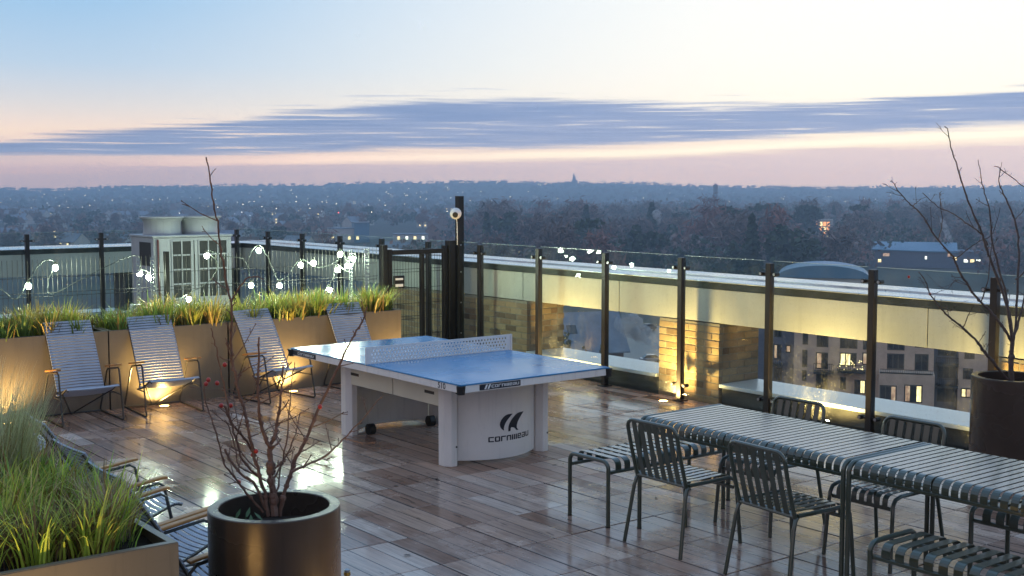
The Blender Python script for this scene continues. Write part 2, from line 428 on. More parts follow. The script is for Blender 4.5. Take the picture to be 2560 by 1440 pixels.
M['ac_dark'] = principled('dark_coil_fins', lin(26, 28, 32), 0.6)
M['copper'] = principled('maroon_pipe', lin(92, 44, 48), 0.5)
M['cable'] = principled('black_cable', lin(60, 66, 62), 0.55)
M['bulb'] = emitter('warm_white_bulb', (0.82, 1.0, 0.72), 400.0)
M['socket'] = principled('bulb_socket', lin(40, 42, 40), 0.5)
M['lamp_lens'] = emitter('uplight_lens', (1.0, 0.60, 0.16), 26.0, sampled=False)
M['bark'] = principled('reddish_brown_bark', lin(104, 74, 60), 0.7, var=0.35, vscale=25, bump=0.3, bscale=80)
M['bark2'] = principled('grey_brown_bark', lin(84, 70, 64), 0.7, var=0.35, vscale=25, bump=0.3, bscale=80)
M['hip'] = principled('red_fruit', lin(176, 40, 26), 0.3)
M['blade'] = attr_leaf('grass_blade')
M['brass'] = principled('brass', lin(196, 158, 84), 0.3, 0.9)
M['red'] = principled('dark_red_paint', lin(110, 18, 18), 0.45)

# ================================================================== the setting: roof terrace
TP, TX0, TY0 = 0.592, -7.141, 4.078            # tile pitch and grid origin
fl = tag(MB().box(-13.06, 4.0, -9.0, 9.42, -0.30, -0.022).build('terrace_floor', M['subfloor']), 'deck of wood-look porcelain tiles', None, None, 'structure')
tw = TP - 0.008
tile_me = MB().box(0, tw, 0, tw, -0.020, 0).mesh('tile', M['tile'], False, 0.0025, 1)
cand = []
for i in range(-10, 12):
    for j in range(-9, 9):
        x, y = TX0 + i * TP, TY0 + j * TP
        c = Vector((x + TP / 2, y + TP / 2, 0)); d = c.dot(FWD); lat = c.dot(RGT)
        if d < 4.0: continue
        cand.append((max(0, abs(lat) / d - 0.42) * 10 + max(0, 6.3 - d), x, y))
cand.sort()
for _, x, y in cand[:298]:
    o = obj('tile', tile_me, fl, (x + 0.0025, y + 0.0025, random.uniform(-0.0012, 0.0006)))
    o.rotation_euler = (random.gauss(0, 0.0016), random.gauss(0, 0.0016), 0)
tag(MB().box(-19.95, -13.06, -9.0, 9.42, -0.30, -0.03).build('roof_deck', M['membrane']), None, None, None, 'structure')
bb = MB(); bb.box(-20.9, 4.0, -9.0, 10.35, -32.3, -0.31)
tag(bb.build('host_building', principled('host_facade', lin(120, 100, 84), 0.8, var=0.1, vscale=0.5)), 'brick apartment building that carries the roof terrace', 'building')

# ---- screen wall round the roof: coping, gutter strip, fascia panels, brick piers, sill
BL, BH, BT, JT = 0.215, 0.065, 0.05, 0.010
def brick_mesh(l): return MB().box(-l / 2, l / 2, 0, BT, 0, BH).mesh('brick', M['brick'], False, 0.004, 1)
bk_full, bk_half = brick_mesh(BL), brick_mesh(BL / 2 - JT / 2)
def brick_face(par, p0, along, out, length, z0, z1):
    # courses laid on a vertical face; along/out are unit vectors in plan
    rz = math.atan2(along[1], along[0]); n = int((z1 - z0 + JT) / (BH + JT))
    for c in range(n):
        z = z0 + c * (BH + JT); u = 0.0
        if c % 2: row = [(BL / 2 - JT / 2, bk_half)]
        else: row = []
        pos = 0.0
        for l, me in row:
            place = pos + l / 2
            o = obj('brick', me, par, (p0[0] + along[0] * place - out[0] * 0.0, p0[1] + along[1] * place, z), (0, 0, rz)); pos += l + JT
        while pos + BL <= length + 0.012:
            place = pos + BL / 2; k = random.uniform(-0.003, 0.002)
            obj('brick', bk_full, par, (p0[0] + along[0] * place + out[0] * k, p0[1] + along[1] * place + out[1] * k, z), (0, 0, rz)); pos += BL + JT
        if length - pos > BL / 2 - JT - 0.01:
            place = pos + (BL / 2 - JT / 2) / 2
            obj('brick', bk_half, par, (p0[0] + along[0] * place, p0[1] + along[1] * place, z), (0, 0, rz))

PY = 9.50                                       # front plane of the piers
sw = thing('roof_screen_wall', 'cream panelled beam on brick piers with pale metal coping beyond the glass balustrade', 'wall', (0, 0, 0))
def pier(x0, x1, ydepth, right=True):
    ln = round((x1 - x0 + JT) / (BL + JT)) * (BL + JT) - JT; x1 = x0 + ln
    p = MB().box(x0 + 0.006, x1 - 0.006, PY + 0.006, PY + ydepth, -0.2, 0.825).build('pier', M['mortar'], sw)
    brick_face(p, (x0, PY), (1, 0), (0, -1), ln, -0.02, 0.825)
    if right: brick_face(p, (x1, PY + BT + JT), (0, 1), (1, 0), ydepth - BT - JT, -0.02, 0.825)
    return x1
pier(-15.32, -11.95, 0.60)
pier(-9.62, -8.72, 0.62)
pier(-5.62, -4.50, 0.60, False)
# beam: core, gutter strip, coping sheets, fascia panels between joints
MB().box(-20.55, -1.0, PY + 0.04, PY + 0.78, 0.832, 1.19).build('beam', M['fascia_dark'], sw)
for a, b in ((-20.6, -17.2), (-17.19, -13.8), (-13.79, -10.4), (-10.39, -7.0), (-6.99, -3.6), (-3.59, -0.9)):
    MB().box(a, b, PY - 0.02, PY + 0.94, 1.262, 1.275).build('coping', M['coping'], sw, False, 0.004, 1)
    MB().box(a, b, PY + 0.40, PY + 0.435, 1.276, 1.290).build('coping_seam', M['coping'], sw)
MB().box(-20.5, -1.0, PY + 0.005, PY + 0.90, 1.192, 1.260).build('gutter_strip', M['fascia_dark'], sw)
jx = [-20.5, -18.4, -16.3, -14.2, -13.42, -12.05, -10.28, -8.03, -6.28, -4.3, -2.5, -1.0]
for a, b in zip(jx[:-1], jx[1:]):
    MB().box(a + 0.006, b - 0.006, PY + 0.012, PY + 0.036, 0.836, 1.186).build('fascia_panel', M['panel'], sw, False, 0.002, 1)
for a, b in ((-11.94, -9.63), (-8.70, -5.63)):
    MB().box(a, b, PY - 0.03, PY + 0.58, 0.165, 0.205).build('sill', M['sill'], sw, False, 0.004, 1)
    MB().box(a, b, PY + 0.02, PY + 0.54, -0.25, 0.163).build('upstand', M['fascia_dark'], sw)
# end wing
EX = -20.0
ew = thing('roof_screen_wall', 'panelled screen wall behind the cooling unit and string lights', 'wall', (0, 0, 0))
for a, b in ((2.0, 5.7), (5.71, 9.48)):
    MB().box(EX - 0.94, EX + 0.02, a, b, 1.262, 1.275).build('coping', M['coping'], ew, False, 0.004, 1)
MB().box(EX - 0.9, EX - 0.005, 2.0, 9.48, 1.192, 1.260).build('gutter_strip', M['fascia_dark'], ew)
MB().box(EX - 0.78, EX - 0.04, 2.0, 9.50, 0.832, 1.19).build('beam', M['fascia_dark'], ew)
for k in range(4):
    MB().box(EX - 0.036, EX - 0.012, 2.0 + k * 1.87 + 0.006, 2.0 + (k + 1) * 1.87 - 0.006, 0.836, 1.186).build('fascia_panel', M['panel'], ew, False, 0.002, 1)
for a, b in ((2.0, 5.0), (7.4, 9.4)):
    MB().box(EX - 0.60, EX - 0.02, a, b, -0.25, 0.82).build('pier', M['fascia_dark'], ew)
MB().box(EX - 0.58, EX + 0.03, 5.01, 7.39, 0.165, 0.205).build('sill', M['sill'], ew, False, 0.004, 1)
MB().box(EX - 0.54, EX - 0.02, 5.01, 7.39, -0.25, 0.163).build('upstand', M['fascia_dark'], ew)

# ---- glass balustrades
def balustrade(label, start, along, n, pitch, h=1.515, skip=()):
    rz = math.atan2(along[1], along[0])
    r = thing('glass_balustrade', label, 'balustrade', (start[0], start[1], 0), rz)
    post = MB().box(-0.031, 0.031, -0.022, 0.042, 0, h).box(-0.06, 0.06, -0.05, 0.07, 0.0, 0.012).mesh('post', M['anthracite'], False, 0.003, 1)
    clm = MB().box(0.031, 0.085, -0.012, 0.008, -0.011, 0.011).cyl((0.085, -0.030, 0), (0.085, 0.030, 0), 0.021, n=10).mesh('clamp', M['black_metal'])
    capm = MB().cyl((0.085, -0.036, 0), (0.085, -0.0301, 0), 0.014, n=10).mesh('clamp_cap', M['steel'])
    L = pitch - 0.10
    gme = MB().box(-L / 2, L / 2, -0.006, 0.006, 0.07, h + 0.022).mesh('glass_pane', M['glass'])
    eme = MB().box(-L / 2, L / 2, -0.0062, 0.0062, h + 0.0225, h + 0.0255).mesh('pane_edge', M['glass_edge'])
    for k in range(n):
        p = obj('post', post, r, (k * pitch, 0, 0))
        for z in (0.17, h - 0.105):
            obj('clamp', clm, p, (0, 0, z)); obj('clamp_cap', capm, p, (0, 0, z))
            obj('clamp', clm, p, (0, 0, z)).scale = (-1, 1, 1); obj('clamp_cap', capm, p, (0, 0, z)).scale = (-1, 1, 1)
        if k < n - 1 and k not in skip:
            g = obj('glass_pane', gme, r, (k * pitch + pitch / 2, 0, 0))
            obj('pane_edge', eme, g)
    return r
balustrade('long clear glass balustrade on dark posts along the deck edge', (-19.79, 9.28), (1, 0), 16, 1.19)
balustrade('short glass balustrade on black posts behind the cooling unit, at the far end', (-19.79, 3.43), (0, 1), 5, 1.165)

# ---- mesh fence, gate and camera pole behind the planters
FX = -13.12
def mesh_infill(y0, y1, z0, z1, pitch=0.05):
    m = MB(); n = int((y1 - y0) / pitch)
    for k in range(n + 1):
        y = y0 + (y1 - y0) * k / n; m.cyl((FX, y, z0), (FX, y, z1), 0.0028, n=4, caps=False)
    z = z0 + 0.06
    while z < z1 - 0.02:
        m.cyl((FX + 0.006, y0, z), (FX + 0.006, y1, z), 0.0028, n=4, caps=False)
        if int(round((z - z0) / 0.2)) % 3 == 2: m.cyl((FX + 0.03, y0, z + 0.04), (FX + 0.03, y1, z + 0.04), 0.0028, n=4, caps=False)
        z += 0.2
    return m
fe = thing('mesh_fence', 'dark welded wire mesh fence behind the long planters', 'fence', (0, 0, 0))
for a, b in ((2.6, 5.28), (5.34, 8.03)):
    tag(mesh_infill(a, b, 0.05, 1.50).build('mesh_panel', M['black_metal'], fe), kind='stuff')
for y in (2.55, 5.31): MB().box(FX - 0.03, FX + 0.03, y - 0.025, y + 0.025, 0, 1.54).build('post', M['black_metal'], fe, False, 0.003, 1)
ga = thing('mesh_gate', 'black framed wire mesh gate beside the tall camera pole', 'gate', (0, 0, 0))
MB().box(FX - 0.04, FX + 0.04, 8.10, 8.17, 0, 1.53).build('gate_post', M['black_metal'], ga, False, 0.003, 1)
MB().box(FX - 0.03, FX + 0.03, 8.185, 8.245, 0.05, 1.47).build('stile', M['black_metal'], ga, False, 0.003, 1)
MB().box(FX - 0.03, FX + 0.03, 9.03, 9.09, 0.05, 1.50).build('stile', M['black_metal'], ga, False, 0.003, 1)
MB().box(FX - 0.05, FX + 0.05, 9.10, 9.20, 0, 1.56).build('gate_post', M['black_metal'], ga, False, 0.003, 1)
MB().box(FX - 0.028, FX + 0.028, 8.247, 9.028, 1.40, 1.46).build('rail', M['black_metal'], ga, False, 0.003, 1)
MB().box(FX - 0.028, FX + 0.028, 8.247, 9.028, 0.06, 0.11).build('rail', M['black_metal'], ga, False, 0.003, 1)
MB().box(FX - 0.026, FX + 0.026, 8.68, 8.735, 0.112, 1.398).build('mid_stile', M['black_metal'], ga, False, 0.003, 1)
for a, b in ((8.25, 8.675), (8.74, 9.025)):
    tag(mesh_infill(a, b, 0.115, 1.395, 0.04).build('mesh_panel', M['black_metal'], ga), kind='stuff')
lk = MB().box(FX + 0.031, FX + 0.07, 8.25, 8.40, 0.98, 1.14).build('lock_box', M['black_metal'], ga, False, 0.004, 1)
MB().box(FX + 0.0705, FX + 0.073, 8.262, 8.375, 1.085, 1.11).build('notice', M['label_white'], lk)
MB().box(FX + 0.0705, FX + 0.073, 8.262, 8.375, 1.00, 1.035).build('notice', M['label_white'], lk)
cp = thing('camera_pole', 'tall black square pole standing by the gate', 'pole', (-13.07, 9.265, 0))
MB().box(-0.042, 0.042, -0.042, 0.042, 0, 2.135).build('shaft', M['black_metal'], cp, False, 0.003, 1)
for z in (0.35, 0.75, 1.15, 1.50): MB().cyl((0.0425, -0.012, z), (0.048, -0.012, z), 0.010, n=8).build('bolt', M['steel'], cp)
cc = thing('security_camera', 'white turret security camera on the tall black pole', 'camera', (-13.07, 9.265, 1.90))
MB().cyl((0.0, -0.043, 0.0), (0.0, -0.075, 0.0), 0.055, n=20).build('mount', M['white_steel'], cc, True)
hb = MB().ball((0.055, -0.10, 0.01), 0.075, 20, 14).build('housing', M['white_steel'], cc, True)
dv = Vector((0.75, -0.62, -0.22)).normalized(); cpt = Vector((0.055, -0.10, 0.01))
MB().cyl(tuple(cpt + dv * 0.062), tuple(cpt + dv * 0.0785), 0.036, n=16).build('lens', M['black_plastic'], hb)
MB().tube([(0.03, -0.07, -0.05), (0.03, -0.06, -0.12), (0.02, -0.05, -0.40)], 0.006, 6).build('cable', M['white_steel'], cc)

# ---- recessed uplights
UPL = []
def uplight(x, y, label, aim, watt=95.0):
    u = thing('floor_uplight', label, 'uplight', (x, y, 0), 0, 'recessed floor uplights')
    MB().lathe([(0.062, 0.0005), (0.062, 0.004), (0.045, 0.005), (0.045, 0.0005)], 24).build('bezel', M['steel'], u, True)
    MB().lathe([(0.0, 0.004), (0.044, 0.004), (0.044, 0.0005)], 24).build('lens', M['lamp_lens'], u)
    l = bpy.data.lights.new('uplight_lamp', 'SPOT'); l.energy = watt; l.color = (1.0, 0.66, 0.22)
    l.spot_size = math.radians(150); l.spot_blend = 1.0; l.shadow_soft_size = 0.03
    o = bpy.data.objects.new('uplight_lamp', l); COL.objects.link(o); o.parent = u; o.location = (0, 0, 0.02)
    o.rotation_euler = Vector((-aim[0], -aim[1], -1.0)).to_track_quat('Z', 'Y').to_euler()
# planters along the fence
uplight(-12.10, 3.30, 'glowing floor uplight at the far left planter, behind the leftmost lounge chair', (-0.15, 0))
uplight(-12.10, 4.84, 'glowing floor uplight between the legs of the second lounge chair from the left', (-0.15, 0))
uplight(-12.10, 6.32, 'glowing floor uplight beside the third lounge chair from the left', (-0.15, 0))
uplight(-12.10, 7.80, 'glowing floor uplight hidden behind the table tennis table, at the end planter', (-0.15, 0))
uplight(-11.03, 9.12, 'glowing floor uplight hidden by the right corner of the table tennis table', (0, 0.3), 200)
uplight(-9.16, 9.12, 'glowing floor uplight in front of the lit brick pier', (0, 0.3), 200)
uplight(-7.29, 9.12, 'glowing floor uplight hidden behind the green slatted tables', (0, 0.3), 200)
uplight(-5.42, 9.12, 'glowing floor uplight behind the right hand round pot', (0, 0.3), 200)

uplight(-4.20, 1.15, 'floor uplight before the near planter, below the picture', (-0.35, 0), 58)
uplight(-4.60, 2.98, 'floor uplight before the foreground pot, below the picture', (-0.25, -0.1), 34)
# ---- planters
def grass(name, label, cx0, cx1, cy0, cy1, z, n, h, droop, cols, group, wid=0.006, seed=1, tuft=60):
    rg = np.random.default_rng(seed)
    nt = max(3, n // tuft)
    tx = rg.uniform(cx0 + 0.06, cx1 - 0.06, nt); ty = rg.uniform(cy0 + 0.06, cy1 - 0.06, nt)
    tcol = rg.integers(0, len(cols), nt); th = rg.uniform(0.65, 1.1, nt)
    K = 5; V = np.zeros((n, K * 2, 3)); C = np.zeros((n, K * 2, 4)); C[..., 3] = 1
    ti = rg.integers(0, nt, n)
    for i in range(n):
        k = ti[i]; a = rg.uniform(0, 2 * math.pi); r0 = abs(rg.normal(0, 0.05))
        bx, by = tx[k] + r0 * math.cos(a), ty[k] + r0 * math.sin(a)
        bx = min(max(bx, cx0 + 0.02), cx1 - 0.02); by = min(max(by, cy0 + 0.02), cy1 - 0.02)
        hh = h * th[k] * rg.uniform(0.55, 1.15); lean = rg.uniform(0.15, 1.0) * droop
        a += rg.normal(0, 0.35); dx, dy = math.cos(a), math.sin(a)
        px, py = -dy, dx; wv = wid * rg.uniform(0.6, 1.3)
        base = np.array(cols[tcol[k]][:3]) * rg.uniform(0.65, 1.35)
        if rg.random() < 0.14: base = np.array(lin(150, 118, 62)[:3]) * rg.uniform(0.6, 1.2)
        ang = 0.12 + 0.25 * rg.random(); q = np.array([bx, by, z - 0.02]); sl = hh / (K - 1)
        for j in range(K):
            wj = wv * (1 - (j / (K - 1)) ** 2 * 0.9) * (0.6 + 0.4 * min(1, j))
            V[i, 2 * j] = q + np.array([px, py, 0]) * wj; V[i, 2 * j + 1] = q - np.array([px, py, 0]) * wj
            C[i, 2 * j, :3] = base; C[i, 2 * j + 1, :3] = base
            q = q + sl * np.array([dx * math.sin(ang), dy * math.sin(ang), math.cos(ang)])
            ang = min(ang + lean * (0.25 + 0.5 * j / K), 2.5)
    idx = (np.arange(n)[:, None, None] * (K * 2) + (np.arange(K - 1)[:, None] * 2 + np.array([0, 1, 3, 2]))[None]).reshape(-1, 4)
    me = bpy.data.meshes.new(name); me.from_pydata(V.reshape(-1, 3).tolist(), [], idx.tolist())
    at_ = me.color_attributes.new('tone', 'FLOAT_COLOR', 'POINT'); at_.data.foreach_set('color', C.reshape(-1).astype(np.float32))
    me.materials.append(M['blade'])
    return tag(obj(name, me), label, 'grass', group, 'stuff')
def planter(label, x0, x1, y0, y1, h=0.80):
    p = thing('planter', label, 'planter', (x0, y0, 0))
    W_, D_ = x1 - x0, y1 - y0; t = 0.012; m = MB()
    m.box(0, W_, 0, t, 0, h).box(0, W_, D_ - t, D_, 0, h).box(0, t, t, D_ - t, 0, h).box(W_ - t, W_, t, D_ - t, 0, h)
    m.build('body', M['planter'], p)
    rim = MB(); rw = 0.035
    rim.box(0.002, W_ - 0.002, 0.002, rw, h, h + 0.004).box(0.002, W_ - 0.002, D_ - rw, D_ - 0.002, h, h + 0.004)
    rim.box(0.002, rw, rw, D_ - rw, h, h + 0.004).box(W_ - rw, W_ - 0.002, rw, D_ - rw, h, h + 0.004)
    rim.build('rim', M['planter'], p)
    # lumpy soil
    nx, ny = max(4, int(W_ / 0.08)), max(4, int(D_ / 0.08)); s_ = MB(); vv = []; ff = []
    for i in range(nx + 1):
        for j in range(ny + 1):
            vv.append((t + (W_ - 2 * t) * i / nx, t + (D_ - 2 * t) * j / ny, h - 0.06 + random.uniform(-0.015, 0.015)))
    for i in range(nx):
        for j in range(ny): a = i * (ny + 1) + j; ff.append((a, a + ny + 1, a + ny + 2, a + 1))
    s_.add(vv, ff).build('soil', M['soil'], p)
    return p
G1 = [lin(126, 142, 54), lin(150, 158, 62), lin(170, 162, 70), lin(110, 132, 62), lin(178, 152, 80)]
row = [(2.20, 4.325, 'leftmost of the bronze planters in the row behind the lounge chairs', 11),
       (4.34, 5.62, 'bronze planter behind the second lounge chair from the left', 12),
       (5.64, 7.33, 'bronze planter behind the third and fourth lounge chairs', 13),
       (7.345, 7.83, 'small end planter of the row, nearest the mesh gate', 14)]
glab = ['tufted green and yellow grass in the leftmost long planter', 'tufted grass in the planter behind the second lounge chair',
        'bright tufted grass in the planter behind the fourth lounge chair', 'arching yellow-green grass in the end planter by the gate']
for (a, b, lab, sd_), gl in zip(row, glab):
    planter(lab, -12.83, -12.25, a, b)
    grass('ornamental_grass', gl, -12.83, -12.24, a, b, 0.76, int(1700 * (b - a)), 0.36, 1.0, G1, None, 0.0075, sd_, 60)
planter('long bronze planter full of grass in the near left corner', -7.2, -4.745, 1.02, 1.944)
G2 = [lin(158, 184, 66), lin(180, 196, 76), lin(196, 194, 88), lin(140, 172, 72), lin(190, 168, 110), lin(176, 194, 62)]
grass('ornamental_grass', 'dense green tufted grass filling the near left planter', -7.2, -4.80, 1.04, 1.93, 0.77, 6400, 0.31, 1.15, G2, None, 0.0048, 21, 70)
grass('feather_grass', 'tall wispy feather grass fountain in the near left planter', -6.25, -5.85, 1.42, 1.74, 0.77, 2200, 0.66, 0.30, [lin(196, 200, 150), lin(214, 210, 170), lin(160, 180, 110)], None, 0.0019, 23, 900)
grass('dead_grass', 'dry brown and straw coloured grass clumps at the front of the near planter', -5.25, -4.80, 1.10, 1.80, 0.77, 1100, 0.26, 1.2, [lin(128, 96, 66), lin(150, 122, 84), lin(110, 78, 58)], None, 0.0034, 24, 160)
grass('seedhead_grass', 'fluffy pinkish brown grass spilling over the right side of the near planter', -7.0, -4.95, 1.70, 1.95, 0.78, 1500, 0.25, 1.0, [lin(186, 156, 142), lin(164, 144, 110), lin(148, 158, 84), lin(172, 148, 122)], None, 0.0030, 27, 140)

# ================================================================== furniture
# ---- slatted lounge chairs: local +X is the way the chair faces, origin under the front feet
def curve_pts(pts, n):
    # Catmull-Rom through pts
    P = [Vector(p) for p in pts]; P = [P[0] * 2 - P[1]] + P + [P[-1] * 2 - P[-2]]; out = []
    for i in range(1, len(P) - 2):
        for k in range(n):
            t = k / n; a, b, c, d = P[i-1], P[i], P[i+1], P[i+2]
            out.append(0.5 * ((2*b) + (c-a)*t + (2*a-5*b+4*c-d)*t*t + (3*b-a-3*c+d)*t*t*t))
    out.append(P[-2]); return out
def make_lounge(label, loc, rz):
    r = thing('lounge_chair', label, 'lounge chair', loc, rz, 'grey-blue slatted lounge chairs')
    back = curve_pts([(-0.75, 0, 0.925), (-0.62, 0, 0.735), (-0.47, 0, 0.48), (-0.36, 0, 0.285)], 8)
    seat = curve_pts([(-0.345, 0, 0.262), (-0.27, 0, 0.262), (-0.13, 0, 0.315), (-0.02, 0, 0.362), (0.035, 0, 0.355)], 8)
    def slats(path, n, half, name):
        me = MB().strip([(0.010 * (1 - (y / half) ** 2) * -1.0, y, -0.012 * (1 - (y / half) ** 2)) for y in np.linspace(-half, half, 7)], (1, 0, 0), 0.0108, 0.009).mesh(name, M['slat_blue'], False)
        ds = [0.0]
        for a, b in zip(path[:-1], path[1:]): ds.append(ds[-1] + (b - a).length)
        for k in range(n):
            d = ds[-1] * (k + 0.5) / n; i = max(j for j in range(len(ds) - 1) if ds[j] <= d)
            t = (d - ds[i]) / (ds[i+1] - ds[i]); p = path[i].lerp(path[i+1], t); tg = (path[i+1] - path[i]).normalized()
            obj(name, me, r, p, (0, -math.atan2(tg.z, tg.x), 0))
    # back tangent runs downwards-forwards, so the slat face (local +Z) points forwards-up
    slats(back, 25, 0.228, 'back_slat'); slats(seat, 13, 0.245, 'seat_slat')
    for s_ in (-1, 1):
        off = Vector((0, s_ * 0.226, 0)); dn = Vector((-0.012, 0, -0.012))
        MB().tube([p + off + dn for p in back] + [p + off * 1.06 + dn for p in seat], 0.0085, 6).build('side_rail', M['chair_metal'], r, True)
        y = s_ * 0.288
        loop = [(-0.66, y, 0.009), (-0.02, y, 0.009), (0.0, y, 0.022), (-0.012, y, 0.07), (-0.098, y, 0.485), (-0.13, y, 0.505), (-0.42, y, 0.462), (-0.455, y, 0.43), (-0.668, y, 0.05), (-0.675, y, 0.022), (-0.66, y, 0.009)]
        MB().tube(loop, 0.009, 8, False).build('leg_frame', M['chair_metal'], r, True)
        arm = MB().strip([(-0.46, y, 0.474), (-0.44, y, 0.480), (-0.11, y, 0.529), (-0.08, y, 0.530)], (0, 1, 0), 0.022, 0.016)
        arm.build('armrest', M['bamboo'], r, False, 0.004, 1)
        MB().tube([(-0.16, s_ * 0.24, 0.292), (-0.655, s_ * 0.02, 0.02)], 0.008, 6).build('brace', M['chair_metal'], r, True)
        MB().tube([(-0.27, s_ * 0.225, 0.25), (-0.27, s_ * 0.288, 0.25), (-0.055, s_ * 0.288, 0.25)], 0.007, 6).build('bracket', M['chair_metal'], r, True)
    MB().tube([(-0.66, -0.288, 0.011), (-0.66, 0.288, 0.011)], 0.008, 6).build('cross_bar', M['chair_metal'], r, True)
    return r
lc = make_lounge('leftmost of the four slatted lounge chairs standing against the bronze planters', (-11.57, 3.93, 0), math.radians(-1))
GL = 'grey-blue slatted lounge chairs'
dup(lc, (-11.57, 4.74, 0), math.radians(-3), 'second slatted lounge chair from the left, straddling a glowing uplight', GL)
dup(lc, (-11.53, 6.02, 0), math.radians(9), 'third slatted lounge chair from the left, behind the bare potted shrub', GL)
dup(lc, (-11.58, 7.10, 0), math.radians(2), 'slatted lounge chair behind the far end of the table tennis table', GL)
dup(lc, (-9.40, 2.82, 0), math.radians(91), 'slatted lounge chair half hidden by feather grass, farthest along the near planter', GL)
dup(lc, (-7.22, 2.88, 0), math.radians(86), 'slatted lounge chair just beyond the near planter, second from the round pot', GL)
dup(lc, (-6.40, 2.78, 0), math.radians(92), 'slatted lounge chair with bamboo arms left of the round pot', GL)
dup(lc, (-5.73, 2.74, 0), math.radians(90), 'slatted lounge chair at the bottom edge between near planter and round pot', GL)

# ---- table tennis table
TXa, TXb, TYa, TYb = -10.257, -7.517, 5.333, 6.858
CX, CYm = (TXa + TXb) / 2, (TYa + TYb) / 2
tt = thing('table_tennis_table', 'blue topped white steel outdoor table tennis table', 'table', (CX, CYm, 0))
HL, HW = 1.37, 0.7625
for s_ in (-1, 1):
    a, b = (0.002, HL) if s_ > 0 else (-HL, -0.002)
    MB().box(a, b, -HW, HW, 0.748, 0.760).build('board', M['table_blue'], tt, False, 0.002, 1)
    fr = MB(); e = 0.004
    fr.box(a + (e if s_ < 0 else 0), b - (e if s_ > 0 else 0), -HW + e, -HW + 0.03, 0.692, 0.7475)
    fr.box(a + (e if s_ < 0 else 0), b - (e if s_ > 0 else 0), HW - 0.03, HW - e, 0.692, 0.7475)
    xe = b - e if s_ > 0 else a + e
    fr.box(min(xe, xe - s_ * 0.03), max(xe, xe - s_ * 0.03), -HW + 0.0305, HW - 0.0305, 0.692, 0.7475)
    near_frame = fr.build('edge_frame', M['white_steel'], tt, False, 0.002, 1)
    for t_ in (-1, 1):
        x, y = s_ * (HL - 0.010), t_ * (HW - 0.010)
        MB().lathe([(0.0, 0.683), (0.030, 0.683), (0.036, 0.7478), (0.0, 0.7478)], 12, (x, y)).build('corner_guard', M['black_plastic'], tt, True)
# aprons under the long edges
for t_ in (-1, 1):
    y = t_ * 0.50
    for a, b in ((-0.835, -0.006), (0.006, 0.765)):
        ap = MB().box(a, b, y - 0.006, y + 0.006, 0.475, 0.690).build('apron', M['cream_steel'], tt, False, 0.003, 1)
        for xs in ((a + 0.13, a + 0.27) if a < 0 else (b - 0.27, b - 0.13),):
            MB().box(xs[0], xs[1], y + t_ * 0.0062 - 0.002, y + t_ * 0.0062 + 0.002, 0.560, 0.585).build('ball_slot', M['black_plastic'], ap)
# curved end panels on octagonal posts
RB = 0.17
def arc_x(y, s_):                                 # outline of an end panel in plan
    hw = 0.42; return s_ * (0.80 + RB * (1 - (y / hw) ** 2))
for s_ in (-1, 1):
    ys = np.linspace(-0.40, 0.40, 25); m = MB(); vv = []; ff = []
    for y in ys:
        x = arc_x(y, s_)
        for dx, z in ((0, 0.03), (0, 0.70), (-s_ * 0.006, 0.70), (-s_ * 0.006, 0.03)): vv.append((x + dx, y, z))
    for i in range(len(ys) - 1):
        for k in range(4): ff.append((i*4+k, i*4+(k+1) % 4, (i+1)*4+(k+1) % 4, (i+1)*4+k))
    m.add(vv, ff); pn = m.build('end_panel', M['white_steel'], tt, True); near_panel = pn
    lip = MB().tube([(arc_x(y, s_) - s_ * 0.02, y, 0.036) for y in ys], 0.012, 6); lip.build('foot_lip', M['white_steel'], pn, True)
    for t_ in (-1, 1):
        c = (s_ * 0.785, t_ * 0.475); pr = [(0.086, 0.0), (0.086, 0.690)]
        m = MB(); k8 = 8; vv = []
        for z in (0.0, 0.690):
            for j in range(k8):
                q = 2 * math.pi * (j + 0.5) / k8; vv.append((c[0] + 0.098 * math.cos(q), c[1] + 0.072 * math.sin(q), z))
        m.add(vv, [(j, (j+1) % 8, 8+(j+1) % 8, 8+j) for j in range(8)] + [tuple(range(7, -1, -1)), tuple(range(8, 16))])
        po = m.build('leg', M['white_steel'], tt, False, 0.004, 1)
        for z in (0.60, 0.16): MB().cyl((c[0] + s_ * 0.0905, c[1] + 0.02, z), (c[0] + s_ * 0.0945, c[1] + 0.02, z), 0.008, n=8).build('screw', M['black_plastic'], po)
MB().box(-0.78, 0.78, -0.05, 0.05, 0.62, 0.688).build('centre_beam', M['white_steel'], tt)
MB().cyl((-0.66, -0.30, 0.05), (-0.66, -0.36, 0.05), 0.05, n=16).build('wheel', M['black_plastic'], tt, True)
MB().cyl((-0.66, 0.30, 0.05), (-0.66, 0.36, 0.05), 0.05, n=16).build('wheel', M['black_plastic'], tt, True)
# perforated steel net
nt = MB(); th_ = 0.003; z0, z1 = 0.7605, 0.905
rows_ = 4; pit = 0.0335; hole = 0.017
nt.box(-th_, th_, -HW - 0.01, HW + 0.01, z0, z0 + 0.014); nt.box(-th_, th_, -HW - 0.01, HW + 0.01, z1 - 0.012, z1)
zz = z0 + 0.014; step = (z1 - 0.012 - zz) / rows_
for r_ in range(rows_):
    zb = zz + r_ * step; zh = zb + step - 0.013
    ys = [-HW - 0.01, -HW + 0.045 + (0.5 * pit if r_ % 2 else 0)]
    y = ys[1]; nt.box(-th_, th_, -HW - 0.01, y, zb, zh)
    while y + pit < HW - 0.045:
        nt.box(-th_, th_, y + hole, y + pit, zb, zh); y += pit
    nt.box(-th_, th_, y + hole, HW + 0.01, zb, zh)
    nt.box(-th_, th_, -HW - 0.01, HW + 0.01, zh, zb + step)
nt.build('net', M['white_steel'], tt)
MB().box(-0.012, 0.012, HW + 0.011, HW + 0.022, 0.755, 0.905).build('net_post', M['white_steel'], tt)
